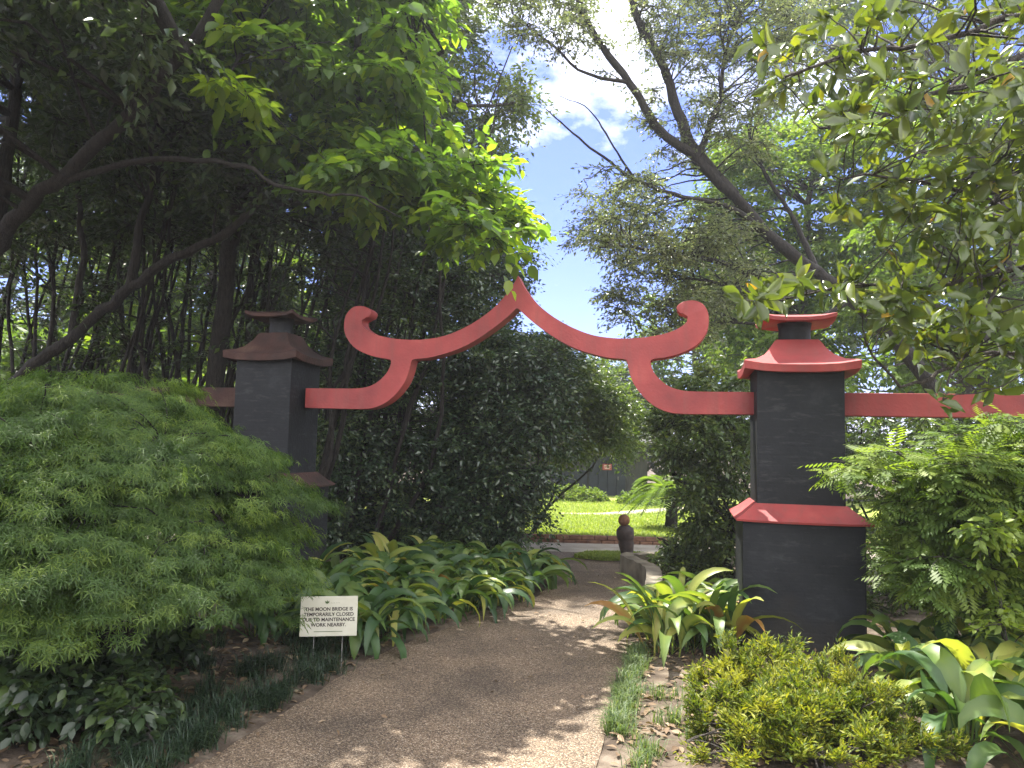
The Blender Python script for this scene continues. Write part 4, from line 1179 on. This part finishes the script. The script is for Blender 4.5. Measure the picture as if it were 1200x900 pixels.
tag(g.build('edge_grass', M['tuft']), 'green grass tufts along the right edge of the path', 'grass', kind='stuff')

# lawn blades
g = Geo(); rg = rng_(710)
P = np.column_stack([rg.uniform(-1.5, 6.5, 60000), 13.3 + 9.5 * rg.uniform(0, 1, 60000) ** 1.6, np.full(60000, .05)])
sand = in_poly(P[:, 0], P[:, 1], np.vstack([catmull([(1.2, 18.2), (2.2, 18.5), (3.2, 19.6), (4.6, 21.0)], 5), catmull([(4.9, 20.4), (3.6, 19.0), (2.4, 18.05), (1.2, 17.9)], 5)]))
P = P[~sand]
blades(g, rg, P, .07, .006, .5, .8)
q = np.array(grass_poly); P2 = rg.uniform(q.min(0), q.max(0), (9000, 2)); P2 = P2[in_poly(P2[:, 0], P2[:, 1], q)]
blades(g, rg, np.column_stack([P2, np.full(len(P2), .01)]), .07, .005, .5, .8)
tag(g.build('lawn_grass', M['grass']), 'mown sunny grass of the lawn beyond the gate', 'grass', kind='stuff')

# dry leaf litter
g = Geo(); rg = rng_(720)
def litter(n, fx, size=.07):
    P = fx(n)
    D = np.column_stack([rg.normal(0, 1, (n, 2)), rg.normal(0, .15, n)])
    put_leaves(g, LEAF, np.column_stack([P, np.maximum(ground_z(P[:, 0], P[:, 1]), np.where(in_poly(P[:, 0], P[:, 1], path_poly), .004, -1)) + rg.uniform(.004, .02, n)]), D, np.column_stack([rg.normal(0, .35, (n, 2)), np.ones(n)]), size * rg.uniform(.5, 1.2, n), np.clip(rg.normal(.5, .25, n), 0, 1))
def right_bed(n):
    Y = rg.uniform(3.2, 7.5, n); _, b_ = path_x(Y)
    return np.column_stack([b_ + .08 + rg.uniform(0, 1, n) ** 1.4 * 2.2, Y])
def left_bed(n):
    Y = rg.uniform(3.2, 8.5, n); a_, _ = path_x(Y)
    return np.column_stack([a_ - .05 - rg.uniform(0, 1, n) * 1.9, Y])
def on_path(n):
    Y = rg.uniform(3.2, 10, n); a_, b_ = path_x(Y)
    t = rg.beta(.6, .6, n)
    return np.column_stack([a_ + (b_ - a_) * t, Y])
litter(2000, right_bed, .065); litter(2600, left_bed, .07); litter(110, on_path, .045)
tag(g.build('leaf_litter', M['litter']), 'dry brown fallen leaves scattered over soil and path', 'leaf litter', kind='stuff')

# ------------------------------------------------------------------ notice board on wire legs
SW, SH = .4, .275
sx, sy = -1.27, 5.62
root = empty('notice_sign', (sx, sy, float(ground_z(sx, sy))), R(8))
bm = bmesh.new(); box(bm, (0, 0, 0), (SW, .012, SH)); bevel_all(bm, .002, 1)
board = bm_obj('board', bm, M['board'], root)
board.location = (0, 0, .35); board.rotation_euler = (R(-7), R(-.6), 0)
def text_mesh(name, txt, size, mat, x, z, parent, bold=.0):
    cu = bpy.data.curves.new(name, 'FONT')
    cu.body = txt; cu.size = size; cu.align_x = 'CENTER'; cu.align_y = 'CENTER'; cu.extrude = .0006; cu.offset = bold
    tmp = bpy.data.objects.new('tmp_text', cu)
    me = bpy.data.meshes.new_from_object(tmp)
    bpy.data.objects.remove(tmp); bpy.data.curves.remove(cu)
    me.materials.append(mat)
    o = bpy.data.objects.new(name, me); COL.objects.link(o)
    o.parent = parent; o.location = (x, -.0068, z); o.rotation_euler = (R(90), 0, 0)
    return o
for i, tx in enumerate(['THE MOON BRIDGE IS', 'TEMPORARILY CLOSED', 'DUE TO MAINTENANCE', 'WORK NEARBY.']):
    text_mesh('lettering', tx, .0335, M['ink'], .0, .048 - i * .036, board, .0009)
bm = bmesh.new()
for a_ in (-35, 0, 35):
    d_ = Vector((math.sin(R(a_)), 0, math.cos(R(a_)))); s_ = Vector((d_.z, 0, -d_.x))
    q = [Vector((0, 0, 0)), d_ * .012 + s_ * .006, d_ * .028, d_ * .012 - s_ * .006]
    f = bm.faces.new([bm.verts.new(v) for v in q])
    ex = bmesh.ops.extrude_face_region(bm, geom=[f])
    bmesh.ops.translate(bm, vec=(0, -.0012, 0), verts=[v for v in ex['geom'] if isinstance(v, bmesh.types.BMVert)])
o = bm_obj('emblem', bm, M['ink_green'], board); o.location = (-.015, -.0062, .085)
text_mesh('small_print', '~ ~ ~ ~ ~', .02, M['ink_green'], .035, .092, board)
bm = bmesh.new(); box(bm, (0, -.0068, -.105), (.2, .0012, .0035))
bm_obj('ruled_line', bm, M['ink_green'], board)
for sgn in (-1, 1):
    gl = Geo(); x_ = sgn * .1
    limb(gl, [(x_, .012, -.15), (x_, .014, .1), (x_, .012, .24), (x_, .012, .34)], .004, .004, 6)
    o = bpy.data.objects.new('leg', gl.mesh('leg', M['metal'], True)); COL.objects.link(o); o.parent = root
tag(root, 'small white notice sign on thin wire legs in the left bed by the path', 'sign')

# ------------------------------------------------------------------ humid air
bm = bmesh.new(); box(bm, (0, 100, 9.5), (812, 812, 21.5))
hz = bpy.data.materials.new('humid_air'); hz.use_nodes = True
hn = hz.node_tree.nodes; hn.clear()
ho = hn.new('ShaderNodeOutputMaterial'); hv = hn.new('ShaderNodeVolumePrincipled')
hv.inputs['Density'].default_value = .0014; hv.inputs['Anisotropy'].default_value = .45; hv.inputs['Color'].default_value = (.9, .93, 1, 1)
hz.node_tree.links.new(hv.outputs[0], ho.inputs['Volume'])
tag(bm_obj('haze', bm, hz), kind='stuff')
